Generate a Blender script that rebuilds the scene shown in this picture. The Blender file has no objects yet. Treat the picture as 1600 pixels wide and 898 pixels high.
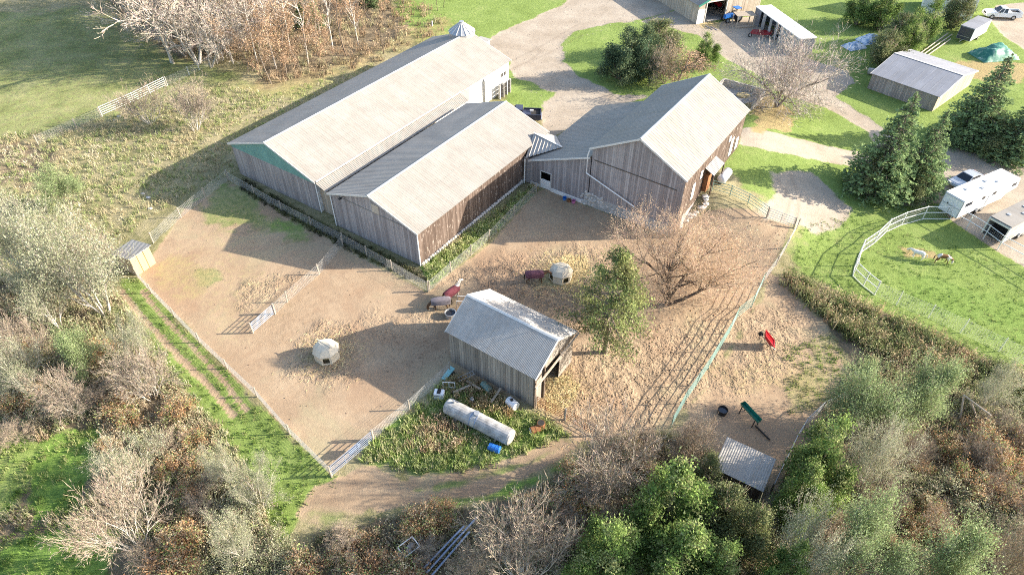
import bpy, math, random
import numpy as np
from mathutils import Vector, Matrix
sc = bpy.context.scene
COL = sc.collection
R = math.radians
# ------------------------------------------------------------------ camera, sky, sun, exposure
FPX, TH, HC = 1050.0, R(42.5), 45.0
cam_d = bpy.data.cameras.new('camera'); cam = bpy.data.objects.new('camera', cam_d); COL.objects.link(cam)
cam.location = (0, 0, HC); cam.rotation_euler = (R(90) - TH, 0, 0)
cam_d.sensor_width = 36; cam_d.lens = FPX / 1600 * 36; cam_d.clip_start = 0.5; cam_d.clip_end = 6000
sc.camera = cam
SUN_AZ, SUN_EL = R(2.5), R(22.0)
w = bpy.data.worlds.new('World'); sc.world = w; w.use_nodes = True
bg = w.node_tree.nodes['Background']; sky = w.node_tree.nodes.new('ShaderNodeTexSky')
sky.sky_type = 'NISHITA'; sky.sun_disc = False; sky.sun_elevation = SUN_EL; sky.sun_rotation = R(90) - SUN_AZ
sky.dust_density = 2.2; sky.altitude = 300
bg.inputs[1].default_value = 0.15
w.node_tree.links.new(sky.outputs[0], bg.inputs[0])
sun_d = bpy.data.lights.new('sun', 'SUN'); sun_d.energy = 5.0; sun_d.angle = R(0.55); sun_d.color = (1.0, 0.90, 0.76)
sun = bpy.data.objects.new('sun', sun_d); COL.objects.link(sun)
sun.rotation_euler = Vector((-math.cos(SUN_EL) * math.cos(SUN_AZ), -math.cos(SUN_EL) * math.sin(SUN_AZ), -math.sin(SUN_EL))).to_track_quat('-Z', 'Y').to_euler()
sun.location = (60, 10, 60)
vs = sc.view_settings
vs.view_transform = 'Standard'; vs.look = 'None'; vs.gamma = 1; vs.use_curve_mapping = False; vs.exposure = 1.47
sc.cycles.use_denoising = False; sc.cycles.filter_width = 1.0; sc.cycles.max_bounces = 6; sc.cycles.diffuse_bounces = 3; sc.cycles.transparent_max_bounces = 4
rng = np.random.default_rng(7); random.seed(7)

# ------------------------------------------------------------------ terrain and pixel-to-ground helpers
B3O, BYAW = (17.528, 56.573), 0.969
def sm(t): t = np.clip(t, 0, 1); return t * t * (3 - 2 * t)
def terr(x, y):
    dx, dy = x - B3O[0], y - B3O[1]
    c, s = math.cos(BYAW), math.sin(BYAW)
    lx, ly = dx * c + dy * s, -dx * s + dy * c
    m = sm((lx - 0.3) / 7.0) * (1 - sm((lx - 18) / 20))
    m = m * np.where(ly > 0.5, 1 - sm((ly - 0.5) / 6.0), 1 - sm((-ly - 1.0) / 15.0))
    return 2.7 * m
def ray(u, v):
    c, s = math.cos(TH), math.sin(TH); a = (u - 800) / FPX; b = (v - 449) / FPX
    return np.array([a, c - b * s, -(s + b * c)])
def G(u, v, z=0.0):
    d = ray(u, v); zz = z
    for _ in range(8):
        p = d * ((zz - HC) / d[2]); zz = z + float(terr(p[0], p[1]))
    return Vector((p[0], p[1], zz))
def GZ(u, v, z):
    d = ray(u, v); p = d * ((z - HC) / d[2]); return Vector((p[0], p[1], z))
def HT(b, tv):          # height of an upright thing standing at ground point b whose top shows at photo row tv
    c, s = math.cos(TH), math.sin(TH); k = (tv - 449) / FPX
    return max(0.3, (-k * b[1] * c - b[1] * s) / (c - k * s) + HC - b[2])
def wpoly(pts): return np.array([G(*p)[:2] for p in pts])

# ------------------------------------------------------------------ object helpers
def tag(o, label=None, cat=None, group=None, kind=None):
    if label: o['label'] = label
    if cat: o['category'] = cat
    if group: o['group'] = group
    if kind: o['kind'] = kind
    return o
def thing(name, label, cat, loc=(0, 0, 0), rz=0.0, group=None):
    o = bpy.data.objects.new(name, None); COL.objects.link(o); o.empty_display_size = 0.2
    o.location = loc; o.rotation_euler = (0, 0, rz)
    return tag(o, label, cat, group)
def link(name, me, parent=None, loc=None, rot=None, label=None):
    o = bpy.data.objects.new(name, me); COL.objects.link(o)
    if parent: o.parent = parent
    if loc is not None: o.location = loc
    if rot is not None: o.rotation_euler = rot
    if label: o['label'] = label
    return o
def copy_tree(o, parent=None):
    c = o.copy(); COL.objects.link(c); c.parent = parent
    for ch in list(o.children): copy_tree(ch, c)
    return c
class MB:
    def __init__(s): s.v = []; s.f = []; s.t = []
    def quadf(s, vs_, faces, t=0.5):
        b = len(s.v); s.v += [tuple(p) for p in vs_]
        for f in faces: s.f.append(tuple(b + i for i in f)); s.t.append(t)
        return s
    def box(s, c, d, rz=0.0, t=0.5, taper=1.0, M=None):
        x, y, z = d[0] / 2, d[1] / 2, d[2] / 2; q = []
        for k, (sx, sy, sz) in enumerate([(-1, -1, -1), (1, -1, -1), (1, 1, -1), (-1, 1, -1), (-1, -1, 1), (1, -1, 1), (1, 1, 1), (-1, 1, 1)]):
            f = taper if sz > 0 else 1
            p = Vector((sx * x * f, sy * y * f, sz * z))
            if M is not None: p = M @ p
            if rz: p = Matrix.Rotation(rz, 3, 'Z') @ p
            q.append(p + Vector(c))
        return s.quadf(q, [(3, 2, 1, 0), (4, 5, 6, 7), (0, 1, 5, 4), (1, 2, 6, 5), (2, 3, 7, 6), (3, 0, 4, 7)], t)
    def bar(s, p0, p1, w_, h_=None, t=0.5):        # rectangular bar between two points
        p0, p1 = Vector(p0), Vector(p1); h_ = h_ or w_; d = p1 - p0; L = d.length
        if L < 1e-5: return s
        q = d.to_track_quat('X', 'Z').to_matrix()
        return s.box((p0 + p1) / 2, (L, w_, h_), t=t, M=q)
    def tube(s, pts, r, n=6, t=0.5, cap=True):
        pts = [Vector(p) for p in pts]; rs = r if hasattr(r, '__len__') else [r] * len(pts); rings = []; b = len(s.v)
        for i, p in enumerate(pts):
            d = (pts[min(i + 1, len(pts) - 1)] - pts[max(i - 1, 0)]).normalized()
            a = d.cross(Vector((0, 0, 1)) if abs(d.z) < 0.9 else Vector((1, 0, 0))).normalized(); e = d.cross(a)
            for k in range(n):
                an = 2 * math.pi * k / n; s.v.append(tuple(p + (a * math.cos(an) + e * math.sin(an)) * rs[i]))
        for i in range(len(pts) - 1):
            for k in range(n):
                s.f.append((b + i * n + k, b + i * n + (k + 1) % n, b + (i + 1) * n + (k + 1) % n, b + (i + 1) * n + k)); s.t.append(t)
        if cap:
            s.f.append(tuple(b + k for k in range(n))[::-1]); s.t.append(t)
            s.f.append(tuple(b + (len(pts) - 1) * n + k for k in range(n))); s.t.append(t)
        return s
    def prism(s, poly, a, b_, axis='y', t=0.5):    # polygon in the plane across the axis, extruded from a to b
        n = len(poly); q = []
        for e in (a, b_):
            for (p, z) in poly: q.append((p, e, z) if axis == 'y' else ((e, p, z) if axis == 'x' else (p, z, e)))
        fs = [tuple(range(n)), tuple(range(2 * n - 1, n - 1, -1))] + [(i, i + n, (i + 1) % n + n, (i + 1) % n) for i in range(n)]
        return s.quadf(q, fs, t)
    def mesh(s, name, mat, smooth=False, bevel=0):
        me = bpy.data.meshes.new(name); me.from_pydata(s.v, [], s.f); me.materials.append(mat)
        a = me.attributes.new('tint', 'FLOAT', 'FACE'); a.data.foreach_set('value', np.array(s.t, np.float32))
        import bmesh
        bm = bmesh.new(); bm.from_mesh(me); bmesh.ops.recalc_face_normals(bm, faces=bm.faces)
        if bevel: bmesh.ops.bevel(bm, geom=bm.edges[:], offset=bevel, segments=2, affect='EDGES', clamp_overlap=True)
        bm.to_mesh(me); bm.free()
        if smooth: me.polygons.foreach_set('use_smooth', [True] * len(me.polygons))
        return me
    def build(s, name, mat, parent=None, smooth=False, bevel=0, loc=None, rot=None, label=None):
        return link(name, s.mesh(name, mat, smooth, bevel), parent, loc, rot, label)
def npmesh(name, V, F, mat, col=None, smooth=False):
    me = bpy.data.meshes.new(name); V = np.asarray(V, np.float32); F = np.asarray(F, np.int32); k = F.shape[1]
    me.vertices.add(len(V)); me.vertices.foreach_set('co', V.ravel())
    me.loops.add(F.size); me.loops.foreach_set('vertex_index', F.ravel())
    me.polygons.add(len(F)); me.polygons.foreach_set('loop_start', np.arange(0, F.size, k, dtype=np.int32))
    if smooth: me.polygons.foreach_set('use_smooth', np.ones(len(F), bool))
    me.update(calc_edges=True); me.materials.append(mat)
    if col is not None:
        c = np.ones((len(F), 4), np.float32); c[:, :3] = col
        a = me.attributes.new('Col', 'FLOAT_COLOR', 'FACE'); a.data.foreach_set('color', c.ravel())
    return me

# ------------------------------------------------------------------ materials
def srgb(r, g, b):
    f = lambda c: (c / 255 / 12.92) if c <= 10 else ((c / 255 + 0.055) / 1.055) ** 2.4
    return (f(r), f(g), f(b))
class Mt:
    def __init__(s, name, rough=0.9, metal=0.0, spec=0.3):
        s.m = bpy.data.materials.new(name); s.m.use_nodes = True; s.nt = s.m.node_tree
        s.b = s.nt.nodes['Principled BSDF']; s.b.inputs['Roughness'].default_value = rough; s.b.inputs['Metallic'].default_value = metal
        s.b.inputs['Specular IOR Level'].default_value = spec
    def n(s, t, **k):
        o = s.nt.nodes.new(t)
        for a, v in k.items(): setattr(o, a, v)
        return o
    def put(s, i, v):
        if isinstance(v, bpy.types.NodeSocket): s.nt.links.new(v, i)
        elif isinstance(v, tuple) and len(v) == 3 and i.type == 'RGBA': i.default_value = (*v, 1)
        else: i.default_value = v
    def pos(s, kind='Object', scale=(1, 1, 1), rot=(0, 0, 0)):
        o = s.n('ShaderNodeNewGeometry').outputs['Position'] if kind == 'World' else s.n('ShaderNodeTexCoord').outputs['Object']
        mp = s.n('ShaderNodeMapping'); s.put(mp.inputs['Vector'], o); mp.inputs['Scale'].default_value = scale; mp.inputs['Rotation'].default_value = rot
        return mp.outputs[0]
    def noise(s, sc_=1.0, det=4, rough=0.6, vec=None, dist=0.0):
        o = s.n('ShaderNodeTexNoise'); o.inputs['Scale'].default_value = sc_; o.inputs['Detail'].default_value = det; o.inputs['Roughness'].default_value = rough; o.inputs['Distortion'].default_value = dist
        if vec is not None: s.put(o.inputs['Vector'], vec)
        return o.outputs['Fac']
    def voro(s, sc_=1.0, vec=None, feat='F1'):
        o = s.n('ShaderNodeTexVoronoi', feature=feat); o.inputs['Scale'].default_value = sc_
        if vec is not None: s.put(o.inputs['Vector'], vec)
        return o.outputs['Distance']
    def attr(s, name, out='Fac'):
        return s.n('ShaderNodeAttribute', attribute_name=name).outputs[out]
    def ramp(s, f, stops):
        o = s.n('ShaderNodeValToRGB'); s.put(o.inputs[0], f); e = o.color_ramp.elements
        while len(e) < len(stops): e.new(0.5)
        for q, (p, c) in zip(e, stops): q.position = p; q.color = (*c, 1) if isinstance(c, tuple) else (c, c, c, 1)
        return o.outputs[0]
    def mix(s, f, a, b, mode='MIX'):
        o = s.n('ShaderNodeMix', data_type='RGBA', blend_type=mode); s.put(o.inputs[0], f); s.put(o.inputs[6], a); s.put(o.inputs[7], b); return o.outputs[2]
    def math(s, op, a, b=0.5, clamp=False):
        o = s.n('ShaderNodeMath', operation=op, use_clamp=clamp); s.put(o.inputs[0], a); s.put(o.inputs[1], b); return o.outputs[0]
    def bump(s, h, st=0.5, d=0.05):
        o = s.n('ShaderNodeBump'); s.put(o.inputs['Height'], h); s.put(o.inputs['Strength'], st); o.inputs['Distance'].default_value = d
        s.put(s.b.inputs['Normal'], o.outputs[0])
    def col(s, c): s.put(s.b.inputs['Base Color'], c); return s
def flat(name, c, rough=0.7, metal=0.0, var=0.25, sc_=3.0, spec=0.3):
    m = Mt(name, rough, metal, spec); f = m.noise(sc_, 5, 0.65, m.pos())
    lo = tuple(x * (1 - var) for x in c); hi = tuple(min(1, x * (1 + var)) for x in c)
    m.col(m.ramp(f, [(0.3, lo), (0.7, hi)])); return m.m
def wood(name, lo, mid, hi, fleck=None):
    m = Mt(name, 0.9, 0, 0.15); t = m.attr('tint')
    g = m.noise(1.0, 6, 0.7, m.pos(scale=(9, 9, 0.6))); g2 = m.noise(0.5, 3, 0.5, m.pos(scale=(1, 1, 0.7)))
    f = m.math('ADD', m.math('MULTIPLY', t, 0.3), m.math('ADD', m.math('MULTIPLY', g, 0.6), m.math('MULTIPLY', g2, 0.35)))
    c = m.ramp(f, [(0.3, lo), (0.65, mid), (0.95, hi)])
    if fleck:
        k = m.noise(2.2, 4, 0.75, m.pos(scale=(2, 2, 0.6))); c = m.mix(m.ramp(k, [(0.58, 0.0), (0.66, 1.0)]), c, fleck)
    m.col(c); m.bump(g, 0.4, 0.02); return m.m
def metalroof(name, c, rust=None, rough=0.6, metal=0.0, ax='X', lap=0.92):
    """painted or galvanised sheet: sheets of slightly different age, lap lines, run-off streaks, stains"""
    m = Mt(name, rough, metal, 0.18); a = m.noise(0.35, 6, 0.7, m.pos()); st = m.noise(1.0, 6, 0.75, m.pos(scale=(3.2, 0.14, 0.14) if ax == 'X' else (0.14, 3.2, 0.14)))
    sx = m.n('ShaderNodeSeparateXYZ'); m.put(sx.inputs[0], m.pos()); u, v = (sx.outputs[0], sx.outputs[1]) if ax == 'X' else (sx.outputs[1], sx.outputs[0])
    cell = m.math('FLOOR', m.math('DIVIDE', u, lap)); row = m.math('FLOOR', m.math('DIVIDE', m.math('ADD', v, m.math('MULTIPLY', cell, 0.013)), 3.05)); wn = m.n('ShaderNodeTexWhiteNoise', noise_dimensions='2D'); cb = m.n('ShaderNodeCombineXYZ'); m.put(cb.inputs[0], cell); m.put(cb.inputs[1], row); m.put(wn.inputs['Vector'], cb.outputs[0])
    lapl = m.math('LESS_THAN', m.math('FRACT', m.math('DIVIDE', v, 3.05)), 0.02)
    cc = m.mix(m.ramp(a, [(0.35, 0.0), (0.75, 1.0)]), tuple(x * 0.84 for x in c), tuple(min(1, x * 1.12) for x in c))
    cc = m.mix(m.math('MULTIPLY', wn.outputs['Value'], 0.13), cc, tuple(x * 0.62 for x in c)); cc = m.mix(m.math('MULTIPLY', lapl, 0.22), cc, tuple(x * 0.45 for x in c))
    cc = m.mix(m.ramp(st, [(0.46, 0.0), (0.78, 0.55)]), cc, (c[0] * 0.62, c[1] * 0.56, c[2] * 0.48))
    if rust: cc = m.mix(m.ramp(m.noise(0.8, 8, 0.78, m.pos(scale=(1.5, .6, 1))), [(0.50, 0.0), (0.68, 0.8)]), cc, rust)
    m.col(cc); m.put(m.b.inputs['Roughness'], m.ramp(a, [(0.3, rough - 0.05), (0.7, rough + 0.25)])); return m.m
def leafmat(name, trans=0.35):
    m = bpy.data.materials.new(name); m.use_nodes = True; nt = m.node_tree; nt.nodes.clear()
    o = nt.nodes.new('ShaderNodeOutputMaterial'); d = nt.nodes.new('ShaderNodeBsdfDiffuse'); t = nt.nodes.new('ShaderNodeBsdfTranslucent'); x = nt.nodes.new('ShaderNodeMixShader')
    a = nt.nodes.new('ShaderNodeAttribute'); a.attribute_name = 'Col'; x.inputs[0].default_value = trans
    nt.links.new(a.outputs['Color'], d.inputs[0]); nt.links.new(a.outputs['Color'], t.inputs[0]); nt.links.new(d.outputs[0], x.inputs[1]); nt.links.new(t.outputs[0], x.inputs[2]); nt.links.new(x.outputs[0], o.inputs[0])
    return m
M = {}
M['leaf'] = leafmat('foliage'); M['twig'] = leafmat('twigs', 0.0)
M['bark'] = flat('bark', (0.20, 0.165, 0.13), 0.95, 0, 0.4, 6); M['bark_pale'] = flat('pale_bark', (0.46, 0.42, 0.37), 0.9, 0, 0.3, 5)
M['bark_dark'] = flat('dark_bark', (0.115, 0.09, 0.07), 0.95, 0, 0.4, 6)
M['roof_side'] = metalroof('pale_cross_ribbed_roof', (0.315, 0.295, 0.265), ax='Y'); M['roof_pale'] = metalroof('pale_ribbed_roof', (0.315, 0.295, 0.265)); M['roof_barn'] = metalroof('aged_tin_roof', (0.295, 0.28, 0.25), (0.25, 0.225, 0.19))
M['roof_grey'] = metalroof('galvanised_roof', (0.40, 0.385, 0.36), (0.34, 0.295, 0.255)); M['roof_flat'] = metalroof('grey_sheet_roof', (0.27, 0.28, 0.31), None, 0.7, 0.0)
M['trim'] = flat('pale_trim', (0.62, 0.6, 0.56), 0.6, 0.1, 0.12); M['white'] = flat('white_paint', (0.78, 0.77, 0.74), 0.5, 0, 0.08, 1.2); M['cream'] = flat('cream_plastic', (0.56, 0.50, 0.39), 0.6, 0, 0.2, 2.5)
M['wood_grey'] = wood('weathered_boards', (0.18, 0.155, 0.15), (0.33, 0.295, 0.285), (0.48, 0.44, 0.42))
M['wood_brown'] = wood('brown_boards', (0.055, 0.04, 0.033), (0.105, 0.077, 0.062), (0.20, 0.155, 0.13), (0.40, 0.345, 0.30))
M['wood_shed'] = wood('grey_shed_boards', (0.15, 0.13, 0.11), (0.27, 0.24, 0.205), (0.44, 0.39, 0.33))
M['wood_tan'] = wood('tan_boards', (0.30, 0.245, 0.18), (0.43, 0.36, 0.28), (0.56, 0.5, 0.42)); M['plywood'] = wood('plywood', (0.38, 0.27, 0.12), (0.50, 0.37, 0.19), (0.58, 0.47, 0.30))
M['teal'] = flat('teal_gable_sheet', (0.17, 0.33, 0.29), 0.6, 0, 0.15, 0.8); M['green_trim'] = flat('green_metal_trim', (0.05, 0.22, 0.17), 0.5, 0.1, 0.1)
M['dark'] = flat('dark_parts_and_inner_shade', (0.035, 0.032, 0.03), 0.95, 0, 0.4); M['rubber'] = flat('tyre_rubber', (0.025, 0.025, 0.026), 0.85, 0, 0.3, 8)  # near-black for dark parts, and for shade painted into openings
M['glass'] = flat('dark_glass', (0.02, 0.025, 0.035), 0.08, 0, 0.1, 1, 0.6); M['stone'] = flat('whitewashed_stone', (0.52, 0.49, 0.45), 0.95, 0, 0.35, 4); M['concrete'] = flat('concrete', (0.40, 0.38, 0.35), 0.95, 0, 0.2, 3)
M['steel'] = flat('galvanised_steel', (0.42, 0.43, 0.44), 0.4, 0.5, 0.15, 5); M['wire'] = flat('fence_wire', (0.60, 0.59, 0.56), 0.6, 0.1, 0.1); M['post'] = flat('old_fence_post', (0.34, 0.30, 0.25), 0.95, 0, 0.3, 6)
M['blue_gate'] = flat('blue_grey_gate_pipe', (0.23, 0.28, 0.38), 0.45, 0.3, 0.15); M['green_pipe'] = flat('green_pipe_panel', (0.19, 0.29, 0.25), 0.5, 0.1, 0.3, 0.5); M['white_pipe'] = flat('white_pipe', (0.70, 0.70, 0.68), 0.45, 0.1, 0.08)
M['red'] = flat('red_plastic', (0.42, 0.02, 0.03), 0.45, 0, 0.12); M['blue'] = flat('blue_plastic', (0.03, 0.16, 0.50), 0.4, 0, 0.15); M['pink'] = flat('pink_plastic', (0.50, 0.16, 0.30), 0.5, 0, 0.1)
M['teal_plastic'] = flat('pale_teal_plastic', (0.25, 0.50, 0.50), 0.45, 0, 0.15); M['green_plastic'] = flat('green_plastic', (0.02, 0.17, 0.12), 0.4, 0, 0.2); M['rust'] = flat('rusty_steel', (0.24, 0.11, 0.05), 0.9, 0.1, 0.4, 5)
M['tank'] = flat('old_tank_paint', (0.36, 0.35, 0.335), 0.6, 0.05, 0.45, 1.6); M['straw'] = flat('straw', (0.52, 0.42, 0.22), 0.95, 0, 0.3, 6); M['silver_paint'] = flat('silver_car_paint', (0.50, 0.53, 0.57), 0.3, 0.4, 0.06, 0.6, 0.5)
M['navy_paint'] = flat('navy_truck_paint', (0.055, 0.06, 0.095), 0.3, 0.2, 0.1, 0.6, 0.5); M['white_gloss'] = flat('white_vehicle_paint', (0.74, 0.75, 0.76), 0.25, 0, 0.05, 0.6, 0.5); M['red_lamp'] = flat('red_lamp_glass', (0.35, 0.01, 0.01), 0.2, 0, 0.05)
M['wood_pole'] = wood('timber_poles', (0.36, 0.29, 0.21), (0.5, 0.42, 0.33), (0.62, 0.54, 0.45))
def wall_white():
    m = Mt('white_steel_wall', 0.55, 0.05, 0.3); g = m.noise(0.6, 5, 0.7, m.pos()); m.col(m.ramp(g, [(0.3, (0.70, 0.68, 0.64)), (0.7, (0.80, 0.79, 0.76))])); return m.m
M['wall_white'] = wall_white()
# ------------------------------------------------------------------ ground
def vnoise(x, y, s, seed=0):
    x = x / s; y = y / s; xi = np.floor(x).astype(int); yi = np.floor(y).astype(int); fx = sm(x - xi); fy = sm(y - yi)
    def h(a, b):
        n = (a * 374761393 + b * 668265263 + seed * 1442695041) & 0xffffffff; n = ((n ^ (n >> 13)) * 1274126177) & 0xffffffff
        return ((n ^ (n >> 16)) & 0xffff) / 65535.0
    return (h(xi, yi) * (1 - fx) + h(xi + 1, yi) * fx) * (1 - fy) + (h(xi, yi + 1) * (1 - fx) + h(xi + 1, yi + 1) * fx) * fy
def fbm(x, y, s, seed=0): return (vnoise(x, y, s, seed) + 0.5 * vnoise(x, y, s / 2.1, seed + 1) + 0.25 * vnoise(x, y, s / 4.3, seed + 2)) / 1.75
def sdf(x, y, P):               # signed distance, positive inside
    d = np.full(x.shape, 1e9); ins = np.zeros(x.shape, bool); n = len(P)
    for i in range(n):
        ax, ay = P[i]; bx, by = P[(i + 1) % n]; ex, ey = bx - ax, by - ay; L = ex * ex + ey * ey + 1e-9
        t = np.clip(((x - ax) * ex + (y - ay) * ey) / L, 0, 1); d = np.minimum(d, np.hypot(x - ax - t * ex, y - ay - t * ey))
        c = ((ay > y) != (by > y)) & (x < (bx - ax) * (y - ay) / (by - ay + 1e-12) + ax); ins ^= c
    return np.where(ins, d, -d)
def ldist(x, y, P):             # distance to an open line
    d = np.full(x.shape, 1e9)
    for i in range(len(P) - 1):
        ax, ay = P[i]; bx, by = P[i + 1]; ex, ey = bx - ax, by - ay; L = ex * ex + ey * ey + 1e-9
        t = np.clip(((x - ax) * ex + (y - ay) * ey) / L, 0, 1); d = np.minimum(d, np.hypot(x - ax - t * ex, y - ay - t * ey))
    return d
LAYERS = ['litter', 'lawn', 'lush', 'dirt', 'gravel', 'straw', 'dry']
# (layer, outline in photo pixels, edge softness m, edge wobble m, strength)
ZONES = [
 ('lawn', [(560, -30), (1700, -30), (1700, 640), (1600, 590), (1400, 490), (1300, 450), (1238, 425), (1235, 352), (1100, 250), (800, 160), (640, 60), (590, 30)], 2.5, 3, 1),
 ('lawn', [(-150, 20), (150, 10), (420, 130), (560, 110), (450, 170), (330, 140), (200, 180), (0, 235), (-150, 240)], 3, 5, 0.47),
 ('litter', [(150, -40), (190, 20), (290, 90), (375, 95), (420, 132), (500, 118), (590, 92), (640, 60), (600, -40)], 2, 3, 1),
 ('litter', [(-200, 470), (0, 440), (150, 430), (195, 470), (250, 570), (330, 660), (415, 770), (450, 960), (-200, 960)], 1.5, 2.5, 1),
 ('litter', [(440, 960), (490, 835), (640, 802), (800, 785), (880, 735), (935, 695), (1040, 676), (1120, 700), (1205, 775), (1285, 645), (1335, 570), (1240, 445), (1240, 428), (1300, 452), (1400, 495), (1600, 590), (1750, 660), (1750, 960)], 1.0, 1.5, 1),
 ('litter', [(-60, 225), (60, 215), (110, 235), (60, 290), (-60, 300)], 1.5, 2, 0.8),
 ('lawn', [(-80, 665), (40, 672), (62, 700), (45, 770), (10, 800), (-80, 800)], 1, 1.5, 0.75),
 ('lush', [(75, 690), (110, 668), (155, 672), (150, 720), (120, 790), (60, 810), (40, 780)], 0.8, 1.2, 1),
 ('lush', [(-50, 850), (60, 830), (150, 810), (195, 830), (190, 960), (-50, 960)], 1.2, 2, 0.75),
 ('lawn', [(185, 440), (215, 432), (350, 575), (522, 745), (545, 738), (470, 790), (450, 840), (470, 960), (430, 960), (405, 770), (330, 660), (255, 570)], 0.6, 0.8, 0.85),
 ('dirt', [(215, 432), (292, 320), (365, 284), (520, 376), (668, 456), (765, 380), (838, 300), (860, 292), (925, 325), (1000, 352), (1070, 345), (1150, 322), (1237, 352), (1206, 418), (1168, 498), (1105, 600), (1045, 668), (1000, 680), (900, 690), (850, 645), (705, 580), (575, 690), (522, 742), (350, 572)], 0.35, 0.5, 1),
 ('dirt', [(1205, 430), (1228, 440), (1292, 512), (1325, 570), (1290, 640), (1215, 770), (1120, 705), (1048, 672), (1110, 600), (1172, 495)], 0.6, 0.8, 1),
 ('lawn', [(1255, 525), (1300, 520), (1330, 570), (1290, 635), (1230, 640), (1225, 600)], 1.8, 3.0, 0.5),
 ('lush', [(330, 285), (365, 280), (440, 330), (450, 360), (395, 362), (320, 352), (290, 335)], 1.4, 3, 0.56),
 ('lush', [(430, 345), (480, 350), (505, 375), (485, 390), (432, 380)], 1.0, 2, 0.58),
 ('lush', [(310, 415), (355, 418), (362, 438), (325, 450), (290, 436)], 0.8, 1.5, 0.55),
 ('dry', [(225, 410), (300, 395), (340, 420), (310, 480), (260, 470)], 1.5, 3, 0.5),
 ('dry', [(370, 400), (420, 430), (380, 470), (340, 450)], 1.5, 3, 0.4),
 ('lush', [(655, 418), (700, 385), (760, 345), (835, 290), (838, 300), (765, 372), (672, 448)], 0.3, 0.6, 0.8),
 ('lush', [(575, 690), (640, 640), (705, 580), (845, 645), (893, 680), (840, 704), (740, 738), (640, 742), (560, 722)], 0.8, 1.4, 0.62),
 ('dirt', [(468, 800), (480, 770), (560, 728), (650, 748), (760, 737), (830, 706), (880, 684), (905, 698), (850, 735), (770, 775), (640, 792), (560, 806), (505, 832)], 0.5, 1.0, 0.95),
 ('lush', [(600, 768), (700, 752), (800, 728), (880, 694), (872, 708), (800, 740), (700, 764), (610, 780)], 0.5, 0.8, 0.6), ('lush', [(640, 790), (760, 772), (850, 735), (900, 705), (905, 720), (850, 750), (760, 785)], 0.6, 1.0, 0.7), ('lush', [(480, 800), (520, 790), (560, 803), (505, 832)], 0.6, 1, 0.55),
 ('gravel', [(752, 68), (800, 42), (880, 8), (905, -30), (1040, -30), (1070, 12), (990, 34), (950, 38), (900, 48), (877, 70), (880, 95), (905, 120), (960, 146), (1015, 150), (930, 178), (862, 215), (845, 200), (850, 165), (868, 145), (832, 130), (800, 122), (796, 96)], 0.7, 0.8, 1),
 ('gravel', [(1000, 34), (1070, 12), (1110, 38), (1180, 24), (1230, 62), (1262, 92), (1325, 112), (1335, 130), (1300, 152), (1330, 165), (1385, 205), (1420, 240), (1370, 240), (1355, 205), (1290, 168), (1230, 150), (1190, 120), (1140, 95), (1120, 80), (1090, 55), (1040, 42)], 0.6, 0.6, 1),
 ('gravel', [(1160, 200), (1240, 215), (1345, 236), (1420, 232), (1482, 226), (1600, 262), (1760, 300), (1760, 480), (1600, 420), (1480, 342), (1400, 318), (1345, 262), (1250, 245), (1205, 236), (1155, 226)], 0.5, 0.5, 1),
 ('gravel', [(1200, 268), (1268, 266), (1305, 300), (1330, 325), (1318, 352), (1278, 366), (1238, 352), (1196, 345), (1175, 330), (1215, 305)], 0.9, 1.0, 0.9),
 ('gravel', [(1540, 22), (1560, 8), (1760, -10), (1760, 130), (1600, 78), (1560, 50)], 0.5, 0.5, 1),
 ('lawn', [(1345, 330), (1480, 318), (1486, 346), (1600, 425), (1760, 520), (1760, 640), (1600, 590), (1400, 495), (1300, 450), (1300, 390), (1320, 352)], 0.5, 0.6, 1),
 ('lush', [(1410, 420), (1600, 470), (1700, 560), (1600, 540), (1420, 480), (1350, 440)], 2, 3, 0.5),
 ('dry', [(1405, 385), (1460, 392), (1470, 405), (1410, 402)], 0.6, 0.8, 0.8),
 ('dry', [(1165, 150), (1200, 140), (1245, 180), (1240, 205), (1180, 205)], 1, 2, 0.8),
 ('dry', [(1480, 90), (1600, 100), (1600, 130), (1500, 120)], 1, 2, 0.8),
 ('dry', [(1050, 110), (1140, 140), (1150, 165), (1090, 130)], 1, 2, 0.6),
 ('dry', [(300, 130), (450, 160), (600, 95), (720, 50), (700, 20), (600, 60), (420, 130)], 2.5, 4, 0.5),
 ('dry', [(240, 420), (330, 330), (420, 400), (480, 440), (380, 560), (300, 520)], 3, 4, 0.36), ('lush', [(400, 500), (470, 470), (480, 500), (420, 540)], 1.5, 3, 0.3), ('dry', [(1100, 560), (1250, 520), (1290, 600), (1150, 650)], 2.5, 4, 0.4),
 ('straw', [(845, 425), (880, 400), (915, 400), (920, 425), (895, 450), (840, 448)], 0.6, 1, 0.7),
 ('straw', [(500, 535), (520, 522), (545, 540), (540, 568), (505, 565), (470, 570), (465, 560)], 0.6, 1, 0.5),
 ('straw', [(846, 635), (852, 590), (884, 584), (905, 600), (900, 625), (862, 650)], 0.8, 1.2, 0.9),
 ('straw', [(1090, 33), (1110, 32), (1130, 36), (1125, 46), (1095, 45)], 0.4, 0.5, 0.6),
]
RUTS = [('dirt', [(190, 455), (225, 500), (275, 552), (335, 612), (365, 650)], 0.5, 0.85), ('dirt', [(222, 455), (250, 490), (300, 542), (350, 595), (385, 640)], 0.42, 0.8),
        ('dirt', [(890, 700), (840, 728), (760, 755)], 0.5, 0.9), ('dirt', [(875, 690), (800, 720), (700, 745)], 0.45, 0.8)]
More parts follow.
